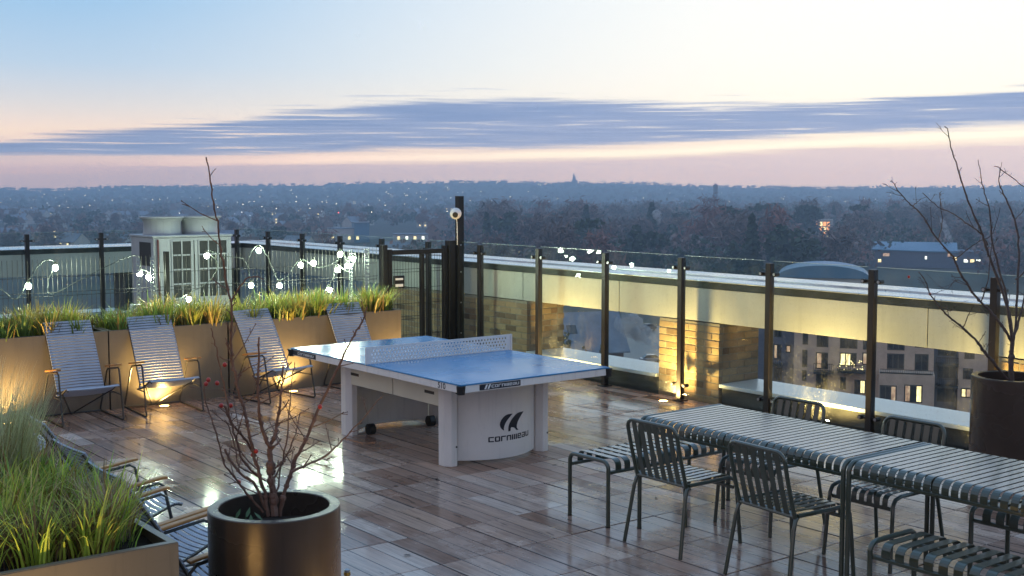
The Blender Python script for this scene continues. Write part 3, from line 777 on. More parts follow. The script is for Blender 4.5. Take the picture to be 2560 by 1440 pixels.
def text_mesh(body, size, mat, extrude=0.0):
    c = bpy.data.curves.new('lettering', 'FONT'); c.body = body; c.size = size; c.extrude = extrude; c.align_x = 'CENTER'
    c.offset = size * 0.022
    o = bpy.data.objects.new('lettering', c); COL.objects.link(o)
    bpy.context.view_layer.update()
    me = bpy.data.meshes.new_from_object(o.evaluated_get(bpy.context.evaluated_depsgraph_get()))
    bpy.data.objects.remove(o); bpy.data.curves.remove(c)
    me.materials.clear(); me.materials.append(mat); me.name = 'lettering'; return me
def subdivide(me, cuts):
    bm = bmesh.new(); bm.from_mesh(me); bmesh.ops.triangulate(bm, faces=bm.faces[:]); bmesh.ops.subdivide_edges(bm, edges=bm.edges[:], cuts=cuts, use_grid_fill=True); bm.to_mesh(me); bm.free()
def onto_panel(me, yc, zc, sx=1.0):
    for v in me.vertices:
        y = yc + v.co.x * sx; z = zc + v.co.y
        v.co = (arc_x(y, 1) + 0.002, y, z)
    return me
GLY = {'c': 'TLB', 'o': 'TLBR', 'r': 'TL', 'n': 'TLR', 'i': 'I', 'l': 'I', 'e': 'TLBMU', 'a': 'TBRML', 'u': 'LBR'}
def block_word(word, h, width, th=0.21):
    # square techno lettering from straight strokes, lower left at 0,0
    cells = [0.30 if ch in 'il' else 1.0 for ch in word]; gap = 0.17; tot = sum(cells) + gap * (len(word) - 1); k = width / tot; m = MB(); x = 0.0
    def bar(x0, x1, y0, y1): m.add([(x0 * k, y0 * h, 0), (x1 * k, y0 * h, 0), (x1 * k, y1 * h, 0), (x0 * k, y1 * h, 0)], [(0, 1, 2, 3)])
    for ch, c in zip(word, cells):
        g = GLY[ch]; tx = 0.26
        if 'I' in g: bar(x, x + c, 0, 1)
        if 'T' in g: bar(x + (0.06 if 'L' in g else 0), x + c - (0.06 if 'R' in g else 0), 1 - th, 1)
        if 'B' in g: bar(x + 0.06, x + c - (0.06 if 'R' in g else 0), 0, th)
        if 'M' in g: bar(x + tx * 0.9, x + c - tx * 0.9, 0.5 - th * 0.42, 0.5 + th * 0.42)
        if 'L' in g: bar(x, x + tx, (0.0 if ch in 'rn' else 0.06), (0.5 if ch == 'a' else (1.0 if ch == 'u' else 0.94)))
        if 'R' in g: bar(x + c - tx, x + c, (0.0 if ch in 'na' else 0.06), (1.0 if ch == 'u' else 0.94))
        if 'U' in g: bar(x + c - tx, x + c, 0.42, 0.94)
        x += c + gap
    return m
me = block_word('cornilleau', 0.043, 0.445).mesh('lettering', M['ink']); subdivide(me, 1)
obj('lettering', onto_panel(me, -0.182, 0.173), near_panel)
def blade_mark(A, B, par):
    A = curve_pts([(*p, 0) for p in A], 4); B = curve_pts([(*p, 0) for p in B], 4); n = 14
    def even(P): return [P[min(len(P) - 1, round(i * (len(P) - 1) / n))] for i in range(n + 1)]
    A, B = even(A), even(B); m = MB()
    m.add([(p.x, p.y, 0) for p in A] + [(p.x, p.y, 0) for p in B], [(i, i + 1, n + 2 + i, n + 1 + i) for i in range(n)])
    obj('emblem', onto_panel(m.mesh('emblem', M['ink']), 0, 0), par)
blade_mark([(0.045, 0.390), (-0.015, 0.389), (-0.054, 0.366), (-0.080, 0.330), (-0.080, 0.296), (-0.064, 0.273), (-0.048, 0.261)],
           [(0.045, 0.388), (0.019, 0.368), (-0.015, 0.337), (-0.036, 0.305), (-0.044, 0.278), (-0.042, 0.261)], near_panel)
blade_mark([(0.185, 0.390), (0.106, 0.388), (0.056, 0.360), (0.019, 0.323), (0.002, 0.287), (0.0, 0.247)],
           [(0.185, 0.388), (0.161, 0.369), (0.122, 0.333), (0.101, 0.301), (0.096, 0.267), (0.117, 0.245)], near_panel)
# edge labels
e1_ = MB().box(HL - 0.0035, HL - 0.0028, -HW + 0.18, -HW + 0.58, 0.699, 0.743).build('edge_label', M['ink'], tt)
me = block_word('cornilleau', 0.022, 0.27).mesh('lettering', M['label_white'])
for v in me.vertices: v.co = (HL - 0.0022, -HW + 0.295 + v.co.x, 0.710 + v.co.y)
obj('lettering', me, e1_)
m = MB()
for k in (0, 1):
    y = -HW + 0.225 + k * 0.03
    m.add([(HL - 0.0022, y, 0.704), (HL - 0.0022, y + 0.018, 0.704), (HL - 0.0022, y + 0.035, 0.739), (HL - 0.0022, y + 0.018, 0.739)], [(0, 1, 2, 3)])
m.build('emblem', M['label_white'], e1_)
me = text_mesh('510', 0.062, M['ink'])
for v in me.vertices: v.co = (HL - 0.26 + v.co.x * 1.15, -HW + 0.0036, 0.701 + v.co.y)
obj('lettering', me, near_frame)
e2_ = MB().box(-HL + 0.04, -HL + 0.48, -HW + 0.0028, -HW + 0.0035, 0.699, 0.743).build('edge_label', M['ink'], tt)
me = block_word('cornilleau', 0.022, 0.30).mesh('lettering', M['label_white'])
for v in me.vertices: v.co = (-HL + 0.14 + v.co.x, -HW + 0.0022, 0.710 + v.co.y)
obj('lettering', me, e2_)

# ---- olive slatted dining furniture
def bent_slat(half, zt, drop, rad, wid, thick):
    # slat across local Y with both ends rolled down
    pts = []
    for k in range(5):
        q = math.pi / 2 * k / 4; pts.append((0, -half + rad - rad * math.cos(q) if False else -half + rad * (1 - math.sin(q)), 0))
    L_ = [(0, -half, zt - drop)]
    for k in range(6):
        q = math.pi / 2 * k / 5; L_.append((0, -half + rad * (1 - math.cos(q)), zt - rad + rad * math.sin(q)))
    R_ = [(0, -y, z) for (_, y, z) in reversed(L_)]
    return L_ + R_, MB().strip([Vector(p) for p in L_ + R_], (1, 0, 0), wid / 2, thick)
def slatted_deck(root, length, half, zt, drop, rad, pitch, wid, name, legs_x, leg_h):
    path, mb = bent_slat(half, zt, drop, rad, wid, 0.004)
    me = mb.mesh(name, M['olive'], False); n = int((length - 0.07) / pitch)
    x0 = (length - n * pitch) / 2 + pitch / 2
    for k in range(n): obj(name, me, root, (x0 + k * pitch - length / 2, 0, 0))
    for s_ in (-1, 1):
        MB().box(-length / 2 + 0.02, length / 2 - 0.02, s_ * (half - 0.012) - 0.012, s_ * (half - 0.012) + 0.012, zt - drop - 0.022, zt - drop).build('side_rail', M['olive'], root, False, 0.004, 1)
    # end hoops: rolled tube over the top that runs down into the legs
    for s_ in (-1, 1):
        x = s_ * (length / 2 - 0.016)
        pts = [(x, -half, 0.0), (x, -half, zt - rad - 0.004)] + [(x, y, z - 0.012) for (_, y, z) in path[2:-2]] + [(x, half, zt - rad - 0.004), (x, half, 0.0)]
        MB().tube(pts, 0.0145, 10).build('end_frame', M['olive'], root, True)
        for y in (-1, 1): MB().cyl((x, y * half, 0.0), (x, y * half, 0.006), 0.0165, n=10).build('foot', M['black_plastic'], root)
    return root
T1 = thing('slatted_table', 'long olive green slatted dining table, the one nearer the balustrade glass', 'table', (-4.985, 5.965, 0))
slatted_deck(T1, 1.655, 0.405, 0.75, 0.075, 0.055, 0.0545, 0.041, 'slat', None, 0.75)
T2 = dup(T1, (-3.325, 5.965, 0), 0, 'olive green slatted dining table cut by the right edge of the picture')
for y in (-0.25, 0.25): pass
B1 = thing('slatted_bench', 'olive green slatted bench across the left end of the tables', 'bench', (-6.13, 5.99, 0), math.pi / 2, 'olive slatted benches')
slatted_deck(B1, 1.20, 0.195, 0.45, 0.075, 0.05, 0.082, 0.050, 'slat', None, 0.45)
dup(B1, (-3.17, 5.43, 0), 0, 'olive green slatted bench in the near right corner, before the tables', 'olive slatted benches')
dup(B1, (-3.24, 6.47, 0), 0, 'olive green slatted bench on the far side of the right hand table', 'olive slatted benches')

def make_chair(label, loc, rz):
    r = thing('slatted_chair', label, 'chair', loc, rz, 'olive slatted dining chairs')
    hx = 0.225
    # seat slats front to back, rolled down at the front (+Y)
    prof = [(0, -0.205, 0.445), (0, -0.19, 0.452), (0, -0.05, 0.447), (0, 0.10, 0.450), (0, 0.165, 0.449), (0, 0.195, 0.441), (0, 0.213, 0.424), (0, 0.218, 0.400), (0, 0.218, 0.372)]
    sm = MB().strip([Vector(p) for p in prof], (1, 0, 0), 0.0175, 0.004).mesh('seat_slat', M['olive'])
    for k in range(7): obj('seat_slat', sm, r, (-0.165 + k * 0.055, 0, 0))
    MB().box(-hx + 0.005, hx - 0.005, 0.201, 0.215, 0.355, 0.378).build('front_rail', M['olive'], r, False, 0.003, 1)
    MB().cyl((-hx, -0.205, 0.437), (hx, -0.205, 0.437), 0.012, n=8).build('rear_rail', M['olive'], r, True)
    # back: bent tube with flat slats
    def bk(z): k = (z - 0.40) / 0.40; return -0.205 - 0.105 * k - 0.006 * math.sin(k * math.pi)
    z0_, z1_ = 0.425, 0.80; hw = 0.215; rr = 0.055
    pts = [(-hw, bk(z0_), z0_)] + [(-hw, bk(z), z) for z in (0.50, 0.60, 0.70)]
    for k in range(6):
        q = math.pi / 2 * k / 5; z = z1_ - rr + rr * math.sin(q); pts.append((-hw + rr * (1 - math.cos(q)), bk(z), z))
    pts = pts + [(-x, y, z) for (x, y, z) in reversed(pts)]
    MB().tube(pts, 0.0125, 10).build('back_frame', M['olive'], r, True)
    bs = [(0, bk(z), z) for z in np.linspace(z0_ + 0.005, z1_ - 0.012, 7)]
    bm_ = MB().strip([Vector(p) for p in bs], (1, 0, 0), 0.0195, 0.004).mesh('back_slat', M['olive'])
    for k in range(6): obj('back_slat', bm_, r, (-0.155 + k * 0.062, 0, 0))
    MB().cyl((-hw, bk(0.43), 0.43), (hw, bk(0.43), 0.43), 0.011, n=8).build('lower_back_rail', M['olive'], r, True)
    for s_ in (-1, 1):
        x = s_ * hx
        # side tube: seat side, rolled down into the front leg
        MB().tube([(x, -0.205, 0.437), (x, 0.0, 0.436), (x, 0.15, 0.438), (x, 0.20, 0.424), (x, 0.222, 0.39), (x * 1.02, 0.232, 0.30), (x * 1.06, 0.255, 0.0)], 0.0125, 10).build('front_leg', M['olive'], r, True)
        MB().tube([(x * 0.96, -0.185, 0.437), (x * 0.985, -0.215, 0.410), (x * 1.0, -0.232, 0.36), (x * 1.10, -0.292, 0.0)], 0.0125, 10).build('rear_leg', M['olive'], r, True)
    return r
GC = 'olive slatted dining chairs'
c0 = make_chair('left near-side olive slatted chair, its back towards us', (-5.39, 5.57, 0), 0)
dup(c0, (-4.52, 5.56, 0), math.radians(-4), 'right near-side olive slatted chair, its back towards us', GC)
dup(c0, (-5.36, 6.33, 0), math.radians(180), 'olive slatted chair behind the table, left of the two', GC)
dup(c0, (-4.44, 6.31, 0), math.radians(180), 'olive slatted chair behind the table, nearest the right hand pot', GC)

# ---- round pots
def pot(label, c, rad=0.30, h=0.80):
    p = thing('round_pot', label, 'pot', (c[0], c[1], 0))
    MB().lathe([(0.0, 0.0), (rad - 0.01, 0.0), (rad, 0.012), (rad, h - 0.004), (rad - 0.004, h), (rad - 0.045, h), (rad - 0.049, h - 0.004), (rad - 0.049, h - 0.14)], 64).build('body', M['pot'], p, True)
    m = MB(); vv = [(0, 0, h - 0.10)]; n = 24
    for k, rr in enumerate((0.08, 0.16, rad - 0.047)):
        for j in range(n): q = 2 * math.pi * j / n; vv.append((rr * math.cos(q), rr * math.sin(q), h - 0.115 + random.uniform(-0.012, 0.012)))
    ff = [(0, 1 + j, 1 + (j+1) % n) for j in range(n)]
    for k in (0, 1):
        for j in range(n): ff.append((1+k*n+j, 1+(k+1)*n+j, 1+(k+1)*n+(j+1) % n, 1+k*n+(j+1) % n))
    m.add(vv, ff).build('soil', M['soil'], p)
    return p
P1, P2 = (-5.045, 2.53), (-5.06, 8.81)
pot('dark round metal pot in the foreground holding a bare shrub', P1)
pot('dark round metal pot at the right edge by the balustrade', P2)
wl = MB(); rg = np.random.default_rng(5); vv = []; ff = []
for k in range(26):
    a = rg.uniform(0, 6.28); q = Vector((-0.13 + rg.normal(0, 0.05), -0.10 + rg.normal(0, 0.04), 0.70)); d = Vector((math.cos(a), math.sin(a), 0.6)) * rg.uniform(0.03, 0.08)
    s_ = Vector((-math.sin(a), math.cos(a), 0)) * 0.010; o_ = len(vv)
    vv += [q, q + d * 0.6 + s_, q + d, q + d * 0.6 - s_]; ff.append((o_, o_+1, o_+2, o_+3))
wl.add(vv, ff); tag(wl.build('seedling', principled('weed_leaf', lin(70, 96, 56), 0.6), None, False, 0, 2, (P1[0], P1[1], 0)), 'small green weed growing in the foreground round pot', 'plant')

# ---- bare shrubs traced as real stems at their own depths
def shrub(label, centre, stems, mat, seed, hips=(), twig=0.5):
    rg = random.Random(seed); D = Vector((centre[0], centre[1], 0)).dot(FWD)
    r = thing('bare_shrub', label, 'shrub', (centre[0], centre[1], 0.70))
    base = Vector((centre[0], centre[1], 0.70)); gmesh = MB(); tips = []
    for pts, r0, r1, dd in stems:
        n = len(pts); W_ = []
        for i, (x, y) in enumerate(pts):
            k = i / (n - 1); dep = D + dd * (k ** 0.8 if pts[0][1] > pts[-1][1] else 1) + rg.uniform(-0.01, 0.01)
            W_.append(at(x, y, dep) - base)
        C = curve_pts([tuple(p) for p in W_], 4)
        C = [p + Vector((rg.gauss(0, 0.0022), rg.gauss(0, 0.0022), rg.gauss(0, 0.0022))) for p in C]
        m_ = len(C); R = [(r0 + (r1 - r0) * (i / (m_ - 1))) * rg.uniform(0.88, 1.12) for i in range(m_)]
        MB().tube(C, R, 6).build('stem', mat, r, True)
        # side twigs and buds
        i = 3
        while i < m_ - 1:
            if rg.random() < twig:
                t = (C[i+1] - C[i-1]).normalized(); a = Vector((rg.gauss(0, 1), rg.gauss(0, 1), rg.gauss(0, 0.6))); a = (a - t * a.dot(t)).normalized()
                L_ = rg.choice((0.02, 0.03, 0.05, 0.09, 0.16)) * rg.uniform(0.7, 1.3); d = (t * rg.uniform(0.3, 1.0) + a).normalized()
                q = C[i]; tp = [q, q + d * L_ * 0.5 + Vector((0, 0, 0.004)), q + d * L_ + Vector((0, 0, L_ * 0.15))]
                rr = min(R[i] * 0.6, 0.003)
                gmesh.tube(tp, [rr, rr * 0.8, rr * 0.6], 5); gmesh.ball(tp[-1], rr * 1.3, 5, 4)
                if L_ > 0.08:
                    for _ in range(2):
                        b_ = tp[1].lerp(tp[2], rg.random()); e_ = b_ + (d + Vector((rg.gauss(0, .6), rg.gauss(0, .6), rg.gauss(0, .6)))).normalized() * 0.03
                        gmesh.tube([b_, e_], [rr * 0.6, rr * 0.5], 4); gmesh.ball(e_, rr, 5, 4)
            if rg.random() < 0.5: gmesh.ball(C[i], R[i] * 1.45, 6, 4)
            i += rg.choice((1, 2, 2, 3))
    tag(gmesh.build('twigs', mat, r, True), kind='stuff')
    hm = MB().ball((0, 0, 0), 0.0105, 10, 7, 1.1).mesh('fruit', M['hip'], True)
    for x, y in hips: obj('fruit', hm, r, at(x, y, D + rg.uniform(-0.05, 0.05)) - base)
    return r
S1 = [
 ([(687,1290),(683,1240),(678,1190),(675,1140),(674,1113)], 0.017, 0.013, 0.0),
 ([(674,1118),(662,1090),(651,1049),(648,1010),(646,970),(645,920),(647,842)], 0.010, 0.0045, -0.04),
 ([(674,1118),(688,1085),(693,1050),(700,1015),(706,965),(706,912)], 0.010, 0.004, 0.06),
 ([(700,1290),(712,1230),(728,1180),(748,1130),(772,1085),(800,1015),(832,945),(860,885),(885,835),(905,805),(918,770)], 0.011, 0.0035, 0.10),
 ([(728,1180),(770,1160),(812,1140),(845,1110),(868,1088),(905,1048),(957,990)], 0.006, 0.0022, 0.05),
 ([(672,1290),(660,1230),(647,1180),(635,1137),(624,1093),(617,1055),(610,1020),(598,982),(590,940),(581,905),(577,865),(579,820),(577,752),(567,715),(560,665),(550,615),(546,565),(537,522),(530,485),(525,440),(515,392)], 0.009, 0.003, -0.10),
 ([(577,752),(594,727),(608,706),(624,691),(645,693),(662,699)], 0.0042, 0.002, -0.10),
 ([(658,1280),(617,1233),(591,1198),(565,1169),(550,1122),(537,1072),(520,1020),(508,965)], 0.006, 0.0025, -0.16),
 ([(665,1275),(640,1215),(612,1192),(582,1157),(560,1122)], 0.007, 0.0055, -0.12),
 ([(640,1140),(617,1105),(591,1072),(572,1040),(562,1015)], 0.006, 0.005, -0.08),
 ([(655,1200),(606,1150),(596,1110),(580,1070),(566,995),(557,945),(547,900),(537,860),(527,820)], 0.006, 0.0025, -0.14),
 ([(668,1200),(600,1166),(588,1116),(574,1072),(560,1050)], 0.004, 0.002, -0.02),
 ([(680,1200),(710,1150),(735,1095),(745,1060),(752,1030)], 0.0045, 0.002, 0.12),
 ([(690,1250),(700,1180),(716,1110),(722,1030),(727,960),(738,905)], 0.005, 0.002, 0.16),
 ([(624,1093),(655,1080),(690,1060),(735,1040)], 0.0035, 0.0015, 0.02),
 ([(590,940),(615,925),(640,910),(668,892)], 0.003, 0.0015, -0.06),
 ([(598,982),(575,975),(552,968)], 0.003, 0.0018, -0.1),
 ([(607,1010),(640,990),(668,978)], 0.003, 0.0018, -0.1),
 ([(581,905),(562,898),(545,892)], 0.003, 0.0018, -0.1),
 ([(647,1180),(600,1130),(560,1105)], 0.003, 0.0015, -0.12),
 ([(677,1180),(700,1160),(715,1150)], 0.0045, 0.004, 0.03),
 ([(674,1130),(690,1112),(702,1098)], 0.0050, 0.0045, 0.03),
]
shrub('bare reddish-brown shrub with a few red fruits in the foreground pot', P1, S1, M['bark'], 3,
      [(562,912),(515,960),(521,950),(543,958),(553,1014),(577,1014),(800,1017),(632,1137),(597,1205),(640,1128)], 0.55)
S2 = [
 ([(2530,965),(2527,905),(2532,855)], 0.022, 0.016, 0.0),
 ([(2531,860),(2518,835),(2505,815),(2482,785),(2452,755),(2435,735),(2420,712),(2402,685),(2386,648),(2377,635),(2345,600),(2320,562),(2305,540),(2282,515),(2265,500),(2247,480),(2237,462),(2226,452)], 0.011, 0.003, -0.25),
 ([(2522,950),(2470,892),(2445,857),(2407,820),(2377,797),(2360,780),(2347,765),(2325,735),(2317,710),(2297,680)], 0.011, 0.003, -0.35),
 ([(2531,865),(2524,800),(2510,740),(2480,660),(2470,630),(2460,600),(2452,575),(2435,540),(2420,500),(2405,460),(2395,420),(2377,367),(2370,325),(2360,315)], 0.012, 0.003, -0.1),
 ([(2532,860),(2525,790),(2505,700),(2492,650),(2480,600),(2475,537),(2467,500),(2457,465),(2452,440),(2445,400)], 0.009, 0.0025, 0.1),
 ([(2533,860),(2538,820),(2545,700),(2547,612),(2537,550),(2520,507),(2505,475),(2497,450),(2500,422),(2485,416)], 0.010, 0.003, 0.2),
 ([(2470,612),(2450,580),(2420,560),(2387,537),(2345,517),(2307,482)], 0.006, 0.0025, -0.15),
 ([(2500,422),(2532,445),(2562,468),(2590,490)], 0.004, 0.0025, 0.2),
 ([(2533,850),(2550,790),(2565,720),(2580,640),(2590,560)], 0.010, 0.004, 0.1),
 ([(2386,648),(2405,635),(2440,608),(2475,590),(2490,560),(2500,518)], 0.004, 0.002, -0.2),
 ([(2452,755),(2470,700),(2476,640),(2482,600)], 0.005, 0.002, -0.15),
 ([(2407,820),(2425,780),(2440,760),(2470,790)], 0.004, 0.002, -0.3),
 ([(2420,712),(2390,700),(2370,722),(2345,715)], 0.003, 0.0015, -0.2),
 ([(2537,550),(2555,530),(2570,500)], 0.004, 0.002, 0.2),
 ([(2345,600),(2355,560),(2350,500),(2352,478)], 0.0035, 0.0018, -0.2),
 ([(2282,515),(2292,505),(2302,498)], 0.003, 0.002, -0.2),
 ([(2540,700),(2560,680),(2580,650)], 0.006, 0.003, 0.0),
 ([(2360,780),(2380,775),(2395,760),(2420,752)], 0.003, 0.0015, -0.3),
]
shrub('bare grey-brown shrub in the pot at the right edge', P2, S2, M['bark2'], 9, [(2325,735),(2272,692)], 0.6)

# ---- small things
bt = thing('brass_fitting', 'small brass fitting standing beside the foreground pot', 'fitting', tuple(on_z(868, 1452, 0)))
MB().lathe([(0.0, 0.0), (0.022, 0.0), (0.022, 0.01), (0.013, 0.014), (0.013, 0.032), (0.020, 0.034), (0.020, 0.052), (0.0, 0.052)], 16).build('body', M['brass'], bt, True)
MB().lathe([(0.0, 0.0525), (0.016, 0.0525), (0.017, 0.066), (0.008, 0.072), (0.0, 0.072)], 16).build('cap', M['steel'], bt, True)
M['dead_leaf'] = principled('dead_leaf', lin(58, 44, 34), 0.6)
for k, (x, y, lb) in enumerate(((1092, 1198, 'dark fallen leaf on the deck below the near leg of the table tennis table'), (1387, 1163, 'dark fallen leaf on the deck left of the slatted bench'),
        (1240, 1172, 'dark fallen leaf on the deck below the table tennis lettering'), (1018, 1388, 'dark fallen leaf on the deck at the bottom, right of the foreground pot'), (1640, 1245, 'dark fallen leaf on the deck between chair and bench legs'), (990, 1215, 'dark fallen leaf on the deck left of the table tennis leg'))):
    p = on_z(x, y, 0.003); q = k * 1.3; L_ = 0.026
    m = MB(); pts = [(-1, 0, 0), (-0.4, 0.38, 0.12), (0.3, 0.34, 0.16), (1, 0, 0.05), (0.3, -0.34, 0.14), (-0.4, -0.38, 0.10), (0, 0, 0.02)]
    m.add([(a * L_, b * L_, c * L_) for a, b, c in pts], [(0, 6, 1), (1, 6, 2), (2, 6, 3), (3, 6, 4), (4, 6, 5), (5, 6, 0)])
    o = tag(m.build('fallen_leaf', M['dead_leaf'], None, True, 0, 2, p), lb, 'leaf', 'fallen leaves on the deck'); o.rotation_euler = (0, 0, q)

# ---- cooling unit behind the fence
ac = thing('cooling_unit', 'grey-white twin fan cooling unit behind the mesh fence', 'air conditioner', (-15.75, 5.90, -0.03))
w_, d_, h_ = 1.06, 0.76, 1.64
MB().box(0, d_, 0, w_, 0.06, h_).build('casing', M['ac_white'], ac, False, 0.01, 2)
MB().box(-0.015, d_ + 0.015, -0.015, w_ + 0.015, h_ + 0.001, h_ + 0.03).build('top_plate', M['ac_white'], ac, False, 0.006, 1)
MB().box(0.04, d_ - 0.04, 0.05, 0.15, 0.0, 0.059).box(0.04, d_ - 0.04, w_ - 0.15, w_ - 0.05, 0.0, 0.059).build('feet', M['ac_dark'], ac)
for yc in (0.275, 0.785):
    f_ = MB().lathe([(0.245, h_ + 0.031), (0.235, h_ + 0.09), (0.235, h_ + 0.19), (0.262, h_ + 0.235), (0.285, h_ + 0.242), (0.285, h_ + 0.262), (0.235, h_ + 0.262), (0.215, h_ + 0.20), (0.215, h_ + 0.05)], 40, (d_ / 2, yc)).build('fan_cowl', M['ac_white'], ac, True)
    g_ = MB()
    for k in range(8): q = math.pi * k / 8; g_.cyl((d_ / 2 - 0.212 * math.cos(q), yc - 0.212 * math.sin(q), h_ + 0.19), (d_ / 2 + 0.212 * math.cos(q), yc + 0.212 * math.sin(q), h_ + 0.19), 0.004, n=4)
    g_.build('fan_guard', M['ac_white'], f_)
def grille(y0, y1, z0, z1, nc, nr):
    b_ = MB().box(d_ + 0.0005, d_ + 0.004, y0, y1, z0, z1).build('coil', M['ac_dark'], ac)
    g_ = MB()
    for k in range(nc + 1): y = y0 + (y1 - y0) * k / nc; g_.box(d_ + 0.0045, d_ + 0.018, y - 0.008, y + 0.008, z0, z1)
    for k in range(nr + 1):
        z = z0 + (z1 - z0) * k / nr
        for c in range(nc): g_.box(d_ + 0.0045, d_ + 0.016, y0 + (y1 - y0) * c / nc + 0.0085, y0 + (y1 - y0) * (c + 1) / nc - 0.0085, z - 0.009, z + 0.009)
    g_.build('guard', M['ac_white'], b_)
grille(0.24, 0.50, 0.86, 1.60, 2, 4); grille(0.60, 0.99, 0.86, 1.60, 3, 4)
MB().box(d_ + 0.0005, d_ + 0.003, 0.535, 0.545, 0.86, 1.60).build('seam', M['ac_dark'], ac)
MB().box(0.30, 0.68, -0.0045, -0.0005, 1.28, 1.58).build('side_louvre', M['ac_dark'], ac)
MB().tube([(d_ + 0.03, 0.06, 0.75), (d_ + 0.03, 0.05, 1.62)], 0.014, 8).build('pipe', M['copper'], ac, True)
MB().tube([(d_ + 0.03, 0.06, 0.75), (d_ + 0.05, 0.10, 0.62), (d_ + 0.06, 0.25, 0.50), (d_ + 0.06, 0.45, 0.46), (d_ + 0.06, 0.95, 0.46)], 0.010, 8).build('hose', M['cable'], ac, True)
MB().box(d_ + 0.0005, d_ + 0.003, 0.78, 0.96, 0.70, 0.73).build('badge', M['ac_dark'], ac)

# ---- slotted steel uprights with festoon bulbs
def upright(label, y, h=1.52, two=False):
    u = thing('slotted_upright', label, 'post', (-12.97, y, -0.03), 0, 'slotted steel uprights')
    m = MB(); hw = 0.032 if two else 0.021; z = 0.0
    rails = ((-hw, -hw + 0.011), (hw - 0.011, hw)) if not two else ((-hw, -hw + 0.011), (-0.005, 0.005), (hw - 0.011, hw))
    for a, b in rails: m.box(-0.002, 0.002, a, b, 0, h)
    while z + 0.02 < h:
        for (a, b), (c, d) in zip(rails[:-1], rails[1:]): m.box(-0.002, 0.002, b, c, z, z + 0.022)
        z += 0.045
    m.build('slotted_face', M['galv'], u); MB().box(-0.025, -0.002, hw - 0.003, hw, 0, h).build('flange', M['galv'], u)
    return u
upright('left slotted steel upright of the pair by the cooling unit', 4.93)
upright('right slotted steel upright of the pair, in front of the cooling unit', 5.09)
upright('slender slotted upright among the bulbs above the fourth lounge chair', 7.58)
upright('broad double-slotted upright left of the gate', 7.80, 1.53, True)
jb = thing('junction_box', 'small pale junction box low on the left slotted upright', 'box', (-12.94, 4.90, 0.93))
MB().box(-0.025, 0.025, -0.075, 0.045, -0.06, 0.06).build('enclosure', M['ac_white'], jb, False, 0.006, 1)
MB().cyl((0.0255, -0.05, 0.0), (0.029, -0.05, 0.0), 0.009, n=8).build('screw', M['steel'], jb)
BX = -13.03
bulb_me = MB().ball((0, 0, -0.052), 0.027, 12, 8, 1.15).mesh('bulb', M['bulb'], True)
sock_me = MB().cyl((0, 0, -0.028), (0, 0, 0.012), 0.013, n=8).mesh('socket', M['socket'])
def festoon(label, wire, bulbs):
    f_ = thing('string_lights', label, 'string lights', (BX, 0, 0), 0, 'festoon string lights')
    def pw(x, y): p = on_x(x, y, BX); return Vector((0, p.y, p.z))
    MB().tube([p + Vector((0.01 * math.sin(k * 1.7), 0, 0)) for k, p in enumerate(curve_pts([tuple(pw(*q)) for q in wire], 6))], 0.0045, 5).build('cable', M['cable'], f_, True)
    for x, y in bulbs:
        p = pw(x, y); s_ = obj('bulb', bulb_me, f_, p + Vector((0.02, 0, 0.055))); obj('socket', sock_me, s_)
festoon('left string of glowing bulbs looping over the fence', [(-60,690),(0,722),(40,748),(70,702),(105,655),(137,656),(122,700),(128,735),(200,700),(300,650),(345,640),(352,672),(370,680),(390,720),(430,752),(470,734),(520,705),(545,660),(515,626),(560,640)], [(70,716),(137,670),(348,685),(370,694),(470,748),(515,640)])
festoon('middle string of glowing bulbs between the cooling unit and the gate', [(560,640),(610,650),(626,698),(620,650),(645,612),(668,640),(690,690),(697,698),(720,690),(750,648),(790,668),(820,664),(845,650)], [(626,714),(645,627),(697,714),(750,663),(782,658)])
festoon('right string of bulbs bunched on the slender slotted upright', [(845,655),(848,622),(862,640),(866,650),(880,634),(890,640),(872,680),(842,661),(835,690),(822,712),(800,740)], [(848,637),(880,648),(866,665),(842,675),(822,725)])

# ================================================================== the town below
GZ = -32.0
def px_az(x): return math.atan((x - 1280) / F_PX)
RX = [-2000, 0, 75, 130, 200, 280, 400, 640, 780, 900, 1000, 1150, 1300, 1370, 1434, 1550, 1700, 1770, 1900, 2560, 4500]
RY = [466, 468, 471, 472, 469, 465, 463, 462, 461, 457, 454, 452, 453, 457, 454, 457, 461, 464, 466, 465, 466]
RAZ = [px_az(x) for x in RX]; RZ = [CAM_H + 4600 * (Y_HOR - y) / F_PX - 6.0 for y in RY]
def ground_z(az, d):
    zr = float(np.interp(az, RAZ, RZ))
    k = min(max((d - 1900) / 2700.0, 0), 1); k = k * k * (3 - 2 * k)
    w_ = 2.0 * math.sin(az * 23 + d * 0.004) * min(1, d / 2500.0) + 1.2 * math.sin(az * 61 - d * 0.0023) * k
    return GZ + (zr - GZ) * k + (w_ if d > 600 else 0.0)
def at_ad(az, d, z): return Vector((FWD.x * math.cos(az) * d + RGT.x * math.sin(az) * d, FWD.y * math.cos(az) * d + RGT.y * math.sin(az) * d, z))
ring = [0, 30, 60, 100, 150, 220, 300, 400, 520, 680, 880, 1100, 1400, 1700, 2000, 2300, 2600, 2900, 3200, 3500, 3800, 4050, 4300, 4450, 4600, 4750]
NA = 420
vv = []; ff = []
azs = [-math.pi + 2 * math.pi * k / 120 for k in range(120)]
azs = sorted([a for a in azs if abs(a) > 0.62] + list(np.linspace(-0.6, 0.6, 300))); NA = len(azs)
for r_ in ring:
    for a in azs:
        z = ground_z(a, max(r_, 1)); 
        if r_ > 4700: z -= 3.0
        vv.append(tuple(at_ad(a, max(r_, 0.5), z)))
for i in range(len(ring) - 1):
    for j in range(NA):
        j2 = (j + 1) % NA; ff.append((i*NA+j, (i+1)*NA+j, (i+1)*NA+j2, i*NA+j2))
